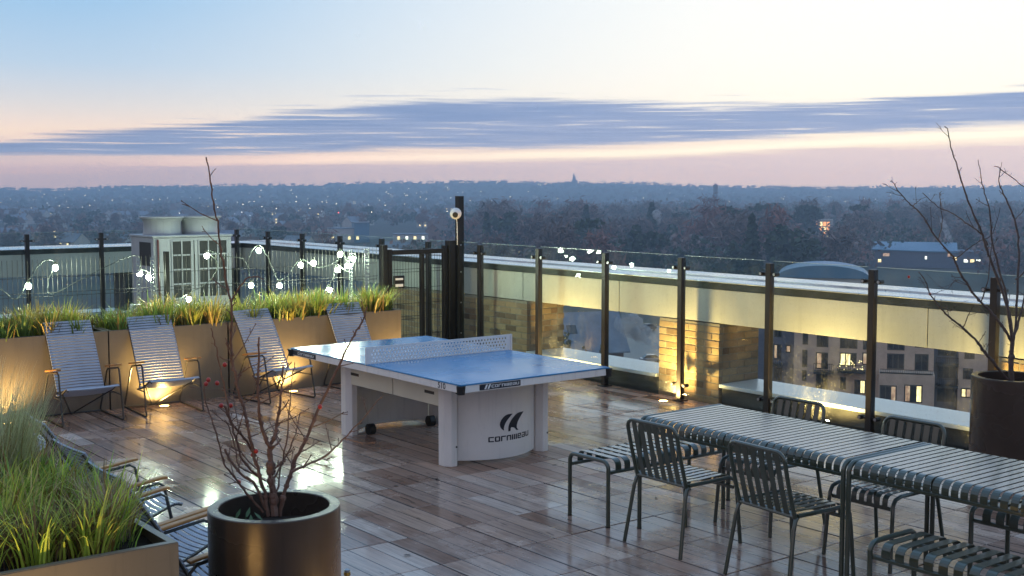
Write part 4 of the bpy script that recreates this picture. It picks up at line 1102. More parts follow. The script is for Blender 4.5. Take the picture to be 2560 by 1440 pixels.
gm = bpy.data.materials.new('winter_ground'); gm.use_nodes = True
t = NT(gm.node_tree); b = t.n['Principled BSDF']; ps = t.node('ShaderNodeNewGeometry').outputs['Position']
t.link(t.ramp(t.noise(ps, 0.012, 6, 0.65), [(0.3, lin(44, 44, 38)), (0.5, lin(62, 58, 48)), (0.7, lin(70, 76, 54))]), b.inputs['Base Color']); b.inputs['Roughness'].default_value = 0.95
tag(MB().add(vv, ff).build('ground', gm, None, True), kind='structure')

# ---- trees
M['leaf'] = attr_leaf('distant_foliage', 0.8, 0.1)
M['trunk'] = principled('trunk_bark', lin(70, 58, 52), 0.9)
def tone_mesh(name, V, F, C):
    me = bpy.data.meshes.new(name); me.from_pydata([tuple(map(float, v)) for v in V], [], F)
    a_ = me.color_attributes.new('tone', 'FLOAT_COLOR', 'POINT'); a_.data.foreach_set('color', np.asarray(C, np.float32).reshape(-1))
    me.materials.append(M['leaf']); return me
def leaf_quads(P, size, rg, tones, flat=0.0, stretch=1.0):
    n = len(P); N = rg.normal(size=(n, 3)); N[:, 2] += flat; N /= np.linalg.norm(N, axis=1)[:, None]
    A = np.cross(N, rg.normal(size=(n, 3))); A /= np.linalg.norm(A, axis=1)[:, None]; B = np.cross(N, A)
    s_ = (size * rg.uniform(0.6, 1.4, n))[:, None]
    V = np.stack([P + A * s_ * stretch + B * s_ * 0.2, P + B * s_ * 0.9 / stretch, P - A * s_ * stretch - B * s_ * 0.1, P - B * s_ / stretch], 1).reshape(-1, 3)
    F = [(4*i, 4*i+1, 4*i+2, 4*i+3) for i in range(n)]
    c = np.array([x[:3] for x in tones])[rg.integers(0, len(tones), n)] * rg.uniform(0.6, 1.4, (n, 1))
    C = np.ones((n, 4, 4)); C[..., :3] = c[:, None, :]
    return V, F, C
EVG = [lin(56, 70, 52), lin(64, 78, 56), lin(50, 64, 54)]; BRN = [lin(118, 100, 92), lin(104, 92, 88), lin(130, 108, 100)]; RED = [lin(140, 96, 84), lin(126, 92, 82)]
def crown_round(seed, tones, h=14, rx=6.0):
    rg = np.random.default_rng(seed); P = []
    for k in range(17):
        a = rg.uniform(0, 6.28); zz = rg.uniform(0.30, 0.88); rr = rx * math.sin(min(1, (zz - 0.12) / 0.85) * math.pi) ** 0.6 * rg.uniform(0.25, 0.85)
        c = np.array([rr * math.cos(a), rr * math.sin(a), h * zz]); q = rg.normal(size=(52, 3)); q /= np.linalg.norm(q, axis=1)[:, None]
        P.append(c + q * (rx * rg.uniform(0.24, 0.40)) * rg.uniform(0.65, 1.05, (52, 1)) * np.array([1, 1, 0.85]))
    return leaf_quads(np.concatenate(P), 0.62, rg, tones)
def crown_conifer(seed, tones, h=17, rx=3.6):
    rg = np.random.default_rng(seed); n = 800; z = rg.uniform(0.10, 1.0, n) ; lay = 0.72 + 0.28 * np.abs(np.sin(z * 34)); r_ = rx * (1.02 - z) ** 0.85 * lay * rg.uniform(0.3, 1.0, n) ** 0.5; a = rg.uniform(0, 6.28, n)
    return leaf_quads(np.stack([r_ * np.cos(a), r_ * np.sin(a), h * z - 0.12 * r_], 1), 0.60, rg, tones, 0.8)
def crown_cedar(seed, tones, h=16, rx=8):
    rg = np.random.default_rng(seed); P = []
    for k in range(13):
        a = rg.uniform(0, 6.28); z = rg.uniform(0.35, 1.0); d = rx * (1.15 - 0.75 * z) * rg.uniform(0.2, 0.75); c = np.array([d * math.cos(a), d * math.sin(a), h * z])
        q = rg.normal(size=(60, 3)) * np.array([1.7, 1.7, 0.28]); P.append(c + q)
    return leaf_quads(np.concatenate(P), 0.66, rg, tones, 1.2)
def crown_bare(seed, tones, h=15, rx=5.5):
    rg = np.random.default_rng(seed); P = []
    for k in range(24):
        a = rg.uniform(0, 6.28); zz = rg.uniform(0.34, 0.92); rr = rx * math.sin(min(1, (zz - 0.15) / 0.85) * math.pi) ** 0.55 * rg.uniform(0.2, 0.9)
        c = np.array([rr * math.cos(a), rr * math.sin(a), h * zz]); q = rg.normal(size=(48, 3)) * (rx * 0.19) * np.array([1, 1, 0.95]); P.append(c + q)
    return leaf_quads(np.concatenate(P), 0.58, rg, tones, 0.0, 2.4)
def trunk_mesh(seed, h, r0, spread):
    rg = random.Random(seed); m = MB(); m.tube([(0, 0, -0.5), (rg.uniform(-.2, .2), rg.uniform(-.2, .2), h * 0.35), (rg.uniform(-.4, .4), rg.uniform(-.4, .4), h * 0.85)], [r0, r0 * 0.75, r0 * 0.15], 6)
    for k in range(9):
        a = rg.uniform(0, 6.28); z = h * rg.uniform(0.22, 0.6); L_ = spread * rg.uniform(0.5, 1.0); e_ = (L_ * math.cos(a), L_ * math.sin(a), z + L_ * rg.uniform(0.4, 0.9))
        m.tube([(0, 0, z), (e_[0] * 0.5, e_[1] * 0.5, z + (e_[2] - z) * 0.4), e_], [r0 * 0.4, r0 * 0.28, r0 * 0.08], 5)
    return m.mesh('trunk', M['trunk'])
KIND = {}
def zone(x, d):
    names = ((355, 'left of the cooling unit'), (575, 'behind the cooling unit'), (955, 'between the cooling unit and the gate'), (1150, 'above the mesh gate'),
             (1434, 'between the camera pole and the spire'), (1787, 'between the spire and the slim tower'), (2056, 'between the slim tower and the orange lit block'),
             (2300, 'between the orange lit block and the right shrub'), (9999, 'behind the right shrub'))
    return ('nearer' if d < 720 else 'farther' if d < 1400 else 'far-off') , [n for k, n in names if x < k][0]
for k in range(3): KIND['evergreen', k] = (tone_mesh('crown', *crown_round(40 + k, EVG, 13 + k, 5.5 + k * 0.6)), trunk_mesh(k, 12, 0.4, 3))
for k in range(2): KIND['conifer', k] = (tone_mesh('crown', *crown_conifer(50 + k, EVG)), trunk_mesh(10 + k, 16, 0.3, 1.2))
KIND['cedar', 0] = (tone_mesh('crown', *crown_cedar(60, EVG)), trunk_mesh(20, 15, 0.5, 4))
for k in range(4): KIND['bare', k] = (tone_mesh('crown', *crown_bare(70 + k, BRN if k < 3 else RED, 14 + k, 5.2 + 0.4 * k)), trunk_mesh(30 + k, 13, 0.4, 4.5))
TL = {'evergreen': ('evergreen_tree', 'dark rounded evergreen', 'dark evergreen trees in the park'),
      'conifer': ('conifer_tree', 'dark pointed conifer', 'pointed conifers in the park'),
      'cedar': ('cedar_tree', 'dark layered cedar', 'layered cedars in the park'),
      'bare': ('bare_tree', 'leafless brown tree', 'leafless winter trees')}
def tree(kind, p, s_, label=None, where=None):
    nm, lb, gp = TL[kind]
    if where: lb = where[0] + ' ' + lb + ', ' + where[1]; gp = gp + ', ' + where[0] + ', ' + where[1]
    ks = [k for k in KIND if k[0] == kind]; cr, tr = KIND[random.choice(ks)]
    r_ = thing(nm, label or lb, 'tree', p, random.uniform(0, 6.28), None if label else gp); r_.scale = (s_ * random.uniform(0.85, 1.2), s_ * random.uniform(0.85, 1.2), s_)
    obj('trunk', tr, r_); obj('crown', cr, r_)
def clear(x, d):                                     # keep sight lines to the buildings that show
    return not ((1925 < x < 2215 and d < 345) or (2165 < x < 2480 and d < 530) or (2020 < x < 2095 and d < 815) or (1330 < x < 1650 and d < 260) or (1900 < x and d < 240) or (800 < x < 1090 and 560 < d < 930))
rt = random.Random(11); placed = 0
while placed < 170:
    x = rt.triangular(700, 2640, 2100) if rt.random() < 0.78 else rt.uniform(-80, 1300)
    d = rt.uniform(380, 1050) if x > 1150 else rt.uniform(520, 1250)
    if not clear(x, d): continue
    kd = rt.choices(['bare', 'evergreen', 'conifer', 'cedar'], [0.58, 0.26, 0.10, 0.06])[0]
    a = px_az(x); hs = rt.uniform(0.75, 1.25) * (1.28 if x > 1200 else 0.85)
    tree(kd, at_ad(a, d / math.cos(a), ground_z(a, d)), hs, None, zone(x, d)); placed += 1
for kd, x, d, s_, lb in (('evergreen', 1278, 560, 1.55, 'large dark domed evergreen right of the camera pole, at the edge of the park'),
                         ('conifer', 1465, 640, 1.45, 'tall dark conifer right of the large domed evergreen'),
                         ('cedar', 2150, 700, 1.5, 'broad layered cedar right of the orange lit building'),
                         ('evergreen', 2020, 690, 1.7, 'tall dark evergreen left of the orange lit building'),
                         ('evergreen', 1690, 430, 1.05, 'dark evergreen just above the glass near the middle of the balustrade'),
                         ('evergreen', 2035, 420, 0.85, 'low dark evergreen above the curved blue roof')):
    a = px_az(x); tree(kd, at_ad(a, d / math.cos(a), ground_z(a, d)), s_, lb)
# the rest of the woods, too many to count
def woods(name, label, n, xr, dr, seed, q, tones, size, hh, dense_right=False):
    rg = np.random.default_rng(seed); Vs = []; Cs = []; cnt = 0
    while cnt < n:
        x = rg.uniform(*xr)
        if dense_right and rg.random() > 0.35 + 0.65 * min(1, max(0, (x - 900) / 700)): continue
        d = dr[0] * (dr[1] / dr[0]) ** rg.random()
        if not clear(x, d): continue
        a = px_az(x); p = at_ad(a, d / math.cos(a), ground_z(a, d)); k = size(d) * rg.uniform(0.7, 1.3); h_ = hh * rg.uniform(0.6, 1.2)
        if x > 1150 and d < 1600: h_ *= 1.35
        P = rg.normal(size=(q, 3)) * np.array([0.42, 0.42, 0.26]) * h_ * 0.55 + np.array([p.x, p.y, p.z + h_ * 0.52])
        kind = rg.random(); tn = tones[0] if kind < 0.30 else (tones[1] if kind < 0.92 else tones[2])
        V, F, C = leaf_quads(P, k, rg, tn, 0.2, 1.25); Vs.append(V); Cs.append(C.reshape(-1, 4)); cnt += 1
    V = np.concatenate(Vs); C = np.concatenate(Cs); m_ = len(V) // 4
    tag(obj(name, tone_mesh(name, V, np.arange(m_ * 4).reshape(-1, 4).tolist(), C)), label, 'woods', None, 'stuff')
woods('park_woods', 'dense winter woods filling the park and gardens below', 1500, (-150, 2720), (420, 1700), 1, 70, (EVG, BRN, RED), lambda d: 0.55 + d * 0.0006, 13, True)
woods('distant_woods', 'hazy woods of the far suburbs and hillside', 3600, (-200, 2760), (1500, 4650), 2, 22, (EVG, BRN, BRN), lambda d: 1.0 + d * 0.00035, 10)

# ---- houses
M['render_wall'] = principled('pale_render', lin(190, 184, 176), 0.9, var=0.1, vscale=0.3)
M['brick_wall'] = principled('far_brick', lin(132, 96, 78), 0.9, var=0.15, vscale=0.4)
M['roof_brown'] = principled('brown_roof_tiles', lin(92, 66, 56), 0.9, var=0.2, vscale=0.5)
M['roof_slate'] = principled('slate_roof', lin(118, 124, 136), 0.7, var=0.2, vscale=0.5)
def room_glow(name, col, strength):
    m = emitter(name, col, strength, False); t = NT(m.node_tree); e = [n for n in t.n if n.type == 'EMISSION'][0]
    tc = t.node('ShaderNodeTexCoord').outputs['Object']; x_, y_, z_ = t.sep(tc)
    n = t.noise(t.comb(t.math('MULTIPLY', x_, 2.6), 0.0, t.math('MULTIPLY', z_, 1.1)), 1.0, 3, 0.6)
    t.link(t.ramp(n, [(0.30, tuple(c * 0.22 for c in col)), (0.48, tuple(c * 0.7 for c in col)), (0.66, tuple(min(1, c * 1.25) for c in col))]), e.inputs[0])
    return m
M['lit'] = room_glow('lit_window', (1.0, 0.74, 0.36), 2.4)
M['lit_dim'] = room_glow('dim_lit_window', (1.0, 0.62, 0.42), 0.7)
M['lit_cool'] = emitter('cool_lit_window', (0.95, 1.0, 0.85), 2.0, False)
M['dark_pane'] = principled('dark_window_pane', lin(34, 40, 50), 0.12, spec=0.7)
def house_meshes(L_, Wd, H_, wm, rm):
    wall = MB().box(-L_/2, L_/2, -Wd/2, Wd/2, -1.5, H_); rh = Wd * 0.42
    wall.add([(-L_/2, -Wd/2, H_), (-L_/2, Wd/2, H_), (-L_/2, 0, H_ + rh), (L_/2, -Wd/2, H_), (L_/2, Wd/2, H_), (L_/2, 0, H_ + rh)], [(0, 2, 1), (3, 4, 5)])
    rf = MB(); o_ = 0.4; t_ = 0.18
    for s_ in (-1, 1):
        y0, z0_ = s_ * (Wd/2 + o_), H_ - o_ * 0.84
        rf.add([(-L_/2-o_, y0, z0_+t_), (L_/2+o_, y0, z0_+t_), (L_/2+o_, 0, H_+rh+t_), (-L_/2-o_, 0, H_+rh+t_), (-L_/2-o_, y0, z0_), (L_/2+o_, y0, z0_), (L_/2+o_, 0, H_+rh), (-L_/2-o_, 0, H_+rh)],
               [(0,1,2,3), (4,7,6,5), (0,4,5,1), (0,3,7,4), (1,5,6,2)])
    ch = MB().box(L_*0.25, L_*0.25+0.8, -0.4, 0.4, H_+rh-0.8, H_+rh+1.3)
    wn = MB()
    for s_ in (-1, 1):
        for zz in (1.1, 3.6):
            for xx in (-0.3, 0.1):
                wn.add([(xx*L_, s_*(Wd/2+0.04), zz), (xx*L_+1.6, s_*(Wd/2+0.04), zz), (xx*L_+1.6, s_*(Wd/2+0.04), zz+1.2), (xx*L_, s_*(Wd/2+0.04), zz+1.2)], [(0,1,2,3)])
    return wall.mesh('wall', wm), rf.mesh('roof', rm), ch.mesh('chimney', M['brick_wall']), wn
HV = []
for k, (L_, Wd, H_, wm, rm) in enumerate(((11, 8, 5.2, 'render_wall', 'roof_brown'), (16, 8.5, 5.4, 'brick_wall', 'roof_brown'), (9, 7.5, 5.0, 'brick_wall', 'roof_slate'), (13, 9, 5.6, 'render_wall', 'roof_slate'))):
    wa, ro, ch, wn = house_meshes(L_, Wd, H_, M[wm], M[rm])
    HV.append((wa, ro, ch, wn.mesh('window', M['dark_pane']), wn.mesh('window', M['lit'])))
HN = ['cream house with brown roof', 'long brick house with brown roof', 'small brick house with slate roof', 'cream house with slate roof']
rh_ = random.Random(5); hl_ = 0
while hl_ < 230:
    x = rh_.uniform(-60, 1180) if rh_.random() < 0.80 else rh_.uniform(1180, 2600)
    d = rh_.uniform(480, 1500) if rh_.random() < 0.55 else rh_.uniform(1500, 4000)
    if x > 1180 and d < 1200: d += 1300
    if not clear(x, d): continue
    a = px_az(x); k = rh_.randrange(4); wa, ro, ch, wd_, wl_ = HV[k]
    zn = zone(x, d)
    r_ = thing('house', zn[0] + ' ' + HN[k] + ', ' + zn[1], 'house', at_ad(a, d / math.cos(a), ground_z(a, d)), -YAW * 0 + rh_.choice((0.3, 0.5, 1.9, 2.2)) + rh_.uniform(-0.2, 0.2), HN[k] + 's, ' + zn[0] + ', ' + zn[1])
    r_.scale = (1.1,) * 3
    obj('wall', wa, r_); rr = obj('roof', ro, r_); obj('chimney', ch, rr); obj('window', wl_ if rh_.random() < 0.45 else wd_, r_); hl_ += 1

# ---- street lamps
def lamp_mesh(r0): return MB().ball((0, 0, 8.2), r0, 8, 6)
sl = []
for col, st_ in (((1.0, 0.84, 0.6), 7.0), ((1.0, 0.95, 0.85), 3.5), ((0.85, 0.95, 1.0), 1.6)):
    sl.append(emitter('street_lamp_glow', col, st_, False))
pole_me = MB().tube([(0, 0, -1), (0, 0, 7.6), (0.4, 0, 8.0), (0, 0, 8.15)], [0.10, 0.07, 0.05, 0.05], 5).mesh('pole', M['trunk'])
heads = {}
rl = random.Random(21); nl = 0
while nl < 210:
    x = rl.uniform(-40, 1250) if rl.random() < 0.74 else rl.uniform(1250, 2600)
    d = 34.5 * F_PX / rl.triangular(8, 85, 22) if rl.random() < 0.8 else rl.uniform(900, 2200)
    if x > 1250: d = rl.uniform(1800, 4300)
    d = min(d, 4400)
    a = px_az(x); zb = ground_z(a, d); rad = round(max(0.28, d * 0.00023), 1); ci = rl.randrange(3)
    if (rad, ci) not in heads: heads[rad, ci] = lamp_mesh(rad).mesh('lamp_head', sl[ci])
    zn = zone(x, d)
    r_ = thing('street_lamp', zn[0] + ' tiny lit street lamp, ' + zn[1], 'street lamp', at_ad(a, d / math.cos(a), zb), rl.uniform(0, 6), 'lit street lamps, ' + zn[0] + ', ' + zn[1])
    r_.scale = (1, 1, 1.35); obj('pole', pole_me, r_); obj('lamp_head', heads[rad, ci], r_); nl += 1
rdm = emitter('red_glow', (1.0, 0.12, 0.10), 3.0, False)
for x, y in ((843, 541), (846, 533)):
    p = at(x, y, 1200); r_ = thing('mast', 'far mast with a red lamp, above the gate' + (' (the taller)' if y < 540 else ' (the shorter)'), 'mast', (p.x, p.y, ground_z(px_az(x), 1200)))
    h_ = p.z - r_.location.z; MB().cyl((0, 0, 0), (0, 0, h_), 0.15, n=5).build('pole', M['trunk'], r_); MB().ball((0, 0, h_ + 0.5), 0.7, 8, 6).build('red_lamp', rdm, r_)

# ---- larger buildings that can be told apart
def facing(x, d):                                    # frame of a building that faces us at pixel column x
    a = px_az(x); o_ = at_ad(a, d / math.cos(a), 0); return o_, math.atan2(RGT.y * math.cos(a) - FWD.y * math.sin(a), RGT.x * math.cos(a) - FWD.x * math.sin(a))
def zpx(y, d): return CAM_H - d * (y - Y_HOR) / F_PX
# apartment block seen under the beam
D = 108.0; XC = 2190
o_, rz = facing(XC, D)
apt = thing('apartment_block', 'brick apartment block with balconies and lit windows, seen below the cream beam', 'building', (o_.x, o_.y, GZ), rz)
k_ = D / F_PX
M['apt_brick'] = principled('taupe_brick', lin(196, 168, 150), 0.9, var=0.12, vscale=1.5, bump=0.2, bscale=30)
M['apt_dark'] = principled('dark_cladding', lin(96, 102, 118), 0.6, var=0.1, vscale=1.0)
Z = lambda y: zpx(y, D) - GZ
X = lambda x: (x - XC) * k_
MB().box(X(1995), X(2335), 0, 14, 0, Z(765)).build('wall', M['apt_brick'], apt)
MB().box(X(2335) + 0.01, X(2660), 2.2, 14, 0, Z(768)).build('wall', M['apt_dark'], apt)
MB().box(X(2395), X(2475), 1.2, 2.19, 0, Z(772)).build('wall', M['apt_brick'], apt)
MB().box(X(1880), X(1994), 1.6, 14, 0, Z(770)).build('wall', M['apt_dark'], apt)
MB().box(X(2205), X(2335), -2.5, -0.01, 0, Z(925)).build('terrace_block', M['apt_brick'], apt)
MB().box(X(1985), X(2345), -0.3, 14.3, Z(765), Z(765) + 0.4).build('roof', M['fascia_dark'], apt)
def window(x0, x1, y0, y1, yo, mat=None, cols=2, rowz=0):
    w0 = MB().box(X(x0), X(x1), yo - 0.02, yo + 0.10, Z(y1), Z(y0)).build('window', M['fascia_dark'], apt)
    n = cols; wd_ = (X(x1) - X(x0) - 0.10 * (n + 1)) / n
    for c in range(n):
        a = X(x0) + 0.10 + c * (wd_ + 0.10)
        MB().box(a, a + wd_, yo - 0.045, yo - 0.021, Z(y1) + 0.10, Z(y0) - 0.10).build('pane', mat[c] if mat else M['dark_pane'], w0)
q4 = lambda x, y: (1920 + x / 4, 640 + y / 4)
dk = None; L, LD, DP = M['lit'], M['lit_dim'], M['dark_pane']
for (a, b, c, d_, yo, mt, nc) in (
    (385,440,700,915,0,dk,1),(525,640,700,935,0,dk,2),(755,925,700,940,0,dk,3),(980,1080,700,945,0,dk,2),(1215,1380,740,940,0,dk,3),(1475,1610,740,905,0,dk,2),
    (385,435,970,1150,0,dk,1),(520,640,990,1160,0,[LD,DP],2),(755,920,985,1120,0,[L,L,DP],3),(975,1070,975,1100,0,[LD,LD],2),(1215,1380,975,1130,0,dk,3),(1480,1610,970,1135,0,dk,2),
    (385,430,1180,1290,0,dk,1),(525,640,1200,1420,0,dk,2),(765,820,1235,1360,0,dk,1),(905,1015,1255,1400,0,[DP,L],2),
    (1150,1310,1255,1415,-2.5,[DP,DP,LD],3),(1380,1550,1240,1415,-2.5,[LD,DP,L],3),
    (1710,1885,800,1010,2.2,dk,3),(1955,2050,800,1020,1.2,dk,2),(2130,2250,860,1060,2.2,dk,2),(1710,1885,1090,1240,2.2,dk,3),(1945,2040,1115,1225,1.2,dk,2),(1710,1870,1320,1480,2.2,dk,2),(1930,2030,1315,1410,1.2,[L,LD],2),
    (80,160,945,1100,1.6,[LD,DP],2),(205,260,950,1030,1.6,[LD],1),(85,160,760,870,1.6,dk,2),(85,170,1190,1330,1.6,dk,2),(2150,2330,1150,1300,2.2,dk,3)):
    x0, y0 = q4(a, c); x1, y1 = q4(b, d_); window(x0, x1, y0, y1, yo, mt, nc)
def balcony(a, b, c, d_, yo, dep=1.3):
    x0, y0 = q4(a, c); x1, y1 = q4(b, d_)
    bl = MB().box(X(x0), X(x1), yo - dep, yo - 0.05, Z(y1) - 0.2, Z(y1)).build('balcony', M['fascia_dark'], apt)
    m = MB()
    n = int((X(x1) - X(x0)) / 0.15)
    for k in range(n + 1): xx = X(x0) + (X(x1) - X(x0)) * k / n; m.box(xx - 0.015, xx + 0.015, yo - dep, yo - dep + 0.03, Z(y1) + 0.001, Z(y0) - 0.051)
    m.box(X(x0), X(x1), yo - dep - 0.01, yo - dep + 0.04, Z(y0) - 0.05, Z(y0)).build('railing', M['black_metal'], bl)
balcony(505, 700, 1085, 1170, 0); balcony(1690, 1900, 1010, 1080, 2.2); balcony(1690, 1900, 1225, 1300, 2.2); balcony(75, 175, 1085, 1140, 1.6); balcony(1150, 1640, 1095, 1140, -2.5 + 1.0, 0.9); balcony(740, 1010, 1090, 1150, 0)
fl_ = MB(); rg = random.Random(4)
for k in range(26): x0, y0 = q4(rg.uniform(750, 1000), rg.uniform(1040, 1145)); fl_.ball((X(x0), -1.15, Z(y0)), 0.055, 6, 4)
fl_.build('fairy_lights', L, apt)
# house with a long slate roof and conservatory below the beam
D2 = 215.0; o_, rz = facing(1420, D2)
hh_ = thing('slate_roofed_house', 'slate roofed house with a glazed conservatory, seen below the cream beam', 'house', (o_.x, o_.y, GZ), rz + 0.35)
MB().box(-7, 9, -4, 4, 0, 6.2).build('wall', M['brick_wall'], hh_)
rf = MB().add([(-7.6, -5.6, 5.6), (9.6, -5.6, 5.6), (9.6, 0, 12.2), (-7.6, 0, 12.2), (9.6, 5.6, 5.6), (-7.6, 5.6, 5.6), (-7.6, -5.6, 5.4), (9.6, -5.6, 5.4)], [(0, 1, 2, 3), (3, 2, 4, 5), (0, 6, 7, 1), (0, 3, 5), (1, 4, 2)]).build('roof', M['roof_slate'], hh_)
MB().add([(-1.0, -3.0, 8.72), (0.8, -3.0, 8.72), (0.8, -1.8, 10.14), (-1.0, -1.8, 10.14)], [(0, 1, 2, 3)]).build('skylight', M['dark_pane'], rf)
cv = MB().box(-12, -7.01, -3, 3, 0, 7.0).build('conservatory', M['render_wall'], hh_)
for k in range(5):
    MB().box(-11.8 + k * 0.95, -11.0 + k * 0.95, -3.06, -3.01, 2.0, 6.4).build('pane', M['dark_pane'] if k % 2 else M['lit_cool'] if k == 0 else M['dark_pane'], cv)
for k in range(3): MB().box(-5.5 + k * 4.6, -3.6 + k * 4.6, -4.06, -4.01, 2.4, 4.4).build('window', M['dark_pane'], hh_)
def hedge(x0, x1, d, h_, name, label, tones, seed):
    rg = np.random.default_rng(seed); n = 2600; xs = rg.uniform(x0, x1, n); P = np.array([tuple(at_ad(px_az(x), (d + rg.normal(0, 3)) / math.cos(px_az(x)), GZ)) for x in xs]); P[:, 2] += rg.uniform(0.1, 1.0, n) * h_ * (0.75 + 0.35 * np.sin(xs * 0.09) * np.sin(xs * 0.041))
    V, F, C = leaf_quads(P, 0.30, rg, tones); tag(obj(name, tone_mesh(name, V, F, C)), label, 'hedge', None, 'stuff')
hedge(1360, 1520, 200, 9.5, 'hedge', 'olive and brown hedge in front of the slate roofed house', [lin(92, 86, 44), lin(74, 76, 46), lin(110, 92, 50)], 31)
# building with a curved blue roof
D3 = 330.0; o_, rz = facing(2060, D3)
cb = thing('curved_roof_hall', 'low hall with a curved pale blue roof just above the coping', 'building', (o_.x, o_.y, GZ), rz)
MB().box(-11.5, 11.5, 0, 20, 0, 9.6).build('wall', M['render_wall'], cb)
m = MB(); vv = []; nn = 16
for k in range(nn + 1):
    q = math.pi * k / nn; xx = -12.2 * math.cos(q); zz = 9.7 + 3.4 * math.sin(q)
    vv += [(xx, -0.6, zz), (xx, 20.6, zz)]
m.add(vv, [(2*k, 2*k+2, 2*k+3, 2*k+1) for k in range(nn)] + [tuple(2*k for k in reversed(range(nn+1))), tuple(2*k+1 for k in range(nn+1))])
M['blue_roof'] = principled('pale_blue_metal_roof', lin(84, 124, 152), 0.45, 0.0, var=0.08, vscale=0.3)
m.build('roof', M['blue_roof'], cb, True)
# long low hall with blue-white roof
D4 = 520.0; o_, rz = facing(2295, D4)
lh = thing('low_hall', 'long low building with a stepped pale blue roof and lit windows behind the right shrub', 'building', (o_.x, o_.y, GZ), rz)
MB().box(-19, 26, 0, 16, 0, 7.2).build('wall', M['apt_dark'], lh)
MB().add([(-19, -0.6, 7.2), (16, -0.6, 6.4), (16, 16, 9.8), (-19, 16, 9.8), (-19, -0.6, 7.6), (16, -0.6, 6.8), (16, 16, 10.2), (-19, 16, 10.2)], [(4,5,6,7), (0,3,2,1), (0,1,5,4), (1,2,6,5), (2,3,7,6), (3,0,4,7)]).build('roof', M['blue_roof'], lh)
for xx, zz, ww, mt in ((-16, 2.0, 1.3, 'lit'), (-14, 4.6, 2.6, 'lit_dim'), (3, 3.6, 0.8, 'lit_cool'), (14.5, 3.4, 1.2, 'lit'), (18.5, 2.6, 1.6, 'lit_cool'), (21, 2.6, 1.6, 'lit'), (23.4, 2.6, 1.6, 'lit_cool'), (12, 4.8, 1.0, 'lit_dim')):
    MB().box(xx, xx + ww, -0.06, -0.01, zz, zz + 1.3).build('window', M[mt], lh)
# block lit orange inside
D5 = 800.0; o_, rz = facing(2056, D5)
ob = thing('orange_lit_block', 'pale block with an orange lit corner deep in the dark trees', 'building', (o_.x, o_.y, GZ), rz)
MB().box(-6.5, 6.5, 0, 10, 0, 13.0).build('wall', M['render_wall'], ob)
M['lit_orange'] = emitter('orange_lit_glazing', (1.0, 0.40, 0.13), 1.6, False)
for k in range(4):
    for j in range(3):
        if (k, j) in ((0, 0), (0, 1), (1, 0)): continue
        MB().box(-4.2 + k * 2.3, -2.4 + k * 2.3, -0.08, -0.01, 1.8 + j * 3.4, 4.6 + j * 3.4).build('window', M['lit_orange'] if (k + j) % 3 else M['lit'], ob)
# sheds beyond the gate
D6 = 900.0
for (xc, wd_, h_, lb, mt) in ((870, 22, 8.5, 'white industrial shed with lamps, left of the gate', 'render_wall'), (905, 9, 12, 'pale blue upright block beside the white shed', 'blue_roof'), (1030, 20, 5.0, 'low lit shop building seen over the gate', 'render_wall')):
    o_, rz = facing(xc, D6 - 150); s6 = thing('shed', lb, 'building', (o_.x, o_.y, GZ), rz + 0.15)
    MB().box(-wd_/2, wd_/2, 0, 12, 0, h_).build('wall', M[mt], s6); MB().box(-wd_/2 - 0.4, wd_/2 + 0.4, -0.4, 12.4, h_ + 0.01, h_ + 0.5).build('roof', M['roof_slate'], s6)
    for k in range(int(wd_ / 5)): MB().box(-wd_/2 + 1 + k * 5, -wd_/2 + 2.6 + k * 5, -0.06, -0.01, 2.0, 4.0).build('window', M['lit_cool'] if k % 2 else M['lit'], s6)
o_, rz = facing(1320, 600); of = thing('office_block', 'dark block with square lit windows just above the balustrade glass', 'building', (o_.x, o_.y, GZ), rz)
MB().box(-9, 9, 0, 10, 0, 4.2).build('wall', M['apt_dark'], of); MB().box(-9.3, 9.3, -0.3, 10.3, 4.21, 4.6).build('roof', M['roof_slate'], of)
for xx in (-4.6, -2.9, 1.2): MB().box(xx, xx + 1.1, -0.06, -0.01, 2.2, 3.6).build('window', M['lit'], of)
# church on the ridge and the far tower
a = px_az(1434); d = 3700; zb = ground_z(a, d); p = at_ad(a, d / math.cos(a), zb)
ch_ = thing('church', 'tiny church with a tall spire on the far ridge', 'church', p, YAW)
zt = zpx(431, d) - zb
MB().box(-6, 6, -6, 6, -2, zt * 0.45).build('tower', M['apt_dark'], ch_)
MB().add([(-6, -6, zt*0.45), (6, -6, zt*0.45), (6, 6, zt*0.45), (-6, 6, zt*0.45), (0, 0, zt)], [(0,1,4), (1,2,4), (2,3,4), (3,0,4)]).build('spire', M['apt_dark'], ch_)
MB().add([(-30, -6, -2), (-6.01, -6, -2), (-6.01, 6, -2), (-30, 6, -2), (-30, -6, 9), (-6.01, -6, 9), (-6.01, 6, 9), (-30, 6, 9), (-30, 0, 15), (-6.01, 0, 15)], [(0,1,5,4), (2,3,7,6), (3,0,4,7), (1,2,6,5), (4,5,9,8), (6,7,8,9), (4,8,7), (5,6,9)]).build('nave', M['apt_dark'], ch_)
a = px_az(1787); d = 1500; zb = ground_z(a, d); p = at_ad(a, d / math.cos(a), zb); zt = zpx(457, d) - zb
tw_ = thing('campanile', 'slim brick tower standing above the trees on the skyline', 'tower', p, YAW)
MB().box(-2.3, 2.3, -2.3, 2.3, -2, zt * 0.86).build('shaft', M['apt_dark'], tw_)
MB().box(-2.6, 2.6, -2.6, 2.6, zt * 0.86 + 0.01, zt * 0.93).build('belfry', M['apt_dark'], tw_)
MB().add([(-2.2, -2.2, zt*0.93), (2.2, -2.2, zt*0.93), (2.2, 2.2, zt*0.93), (-2.2, 2.2, zt*0.93), (0, 0, zt)], [(0,1,4), (1,2,4), (2,3,4), (3,0,4), (3,2,1,0)]).build('cap', M['apt_dark'], tw_)
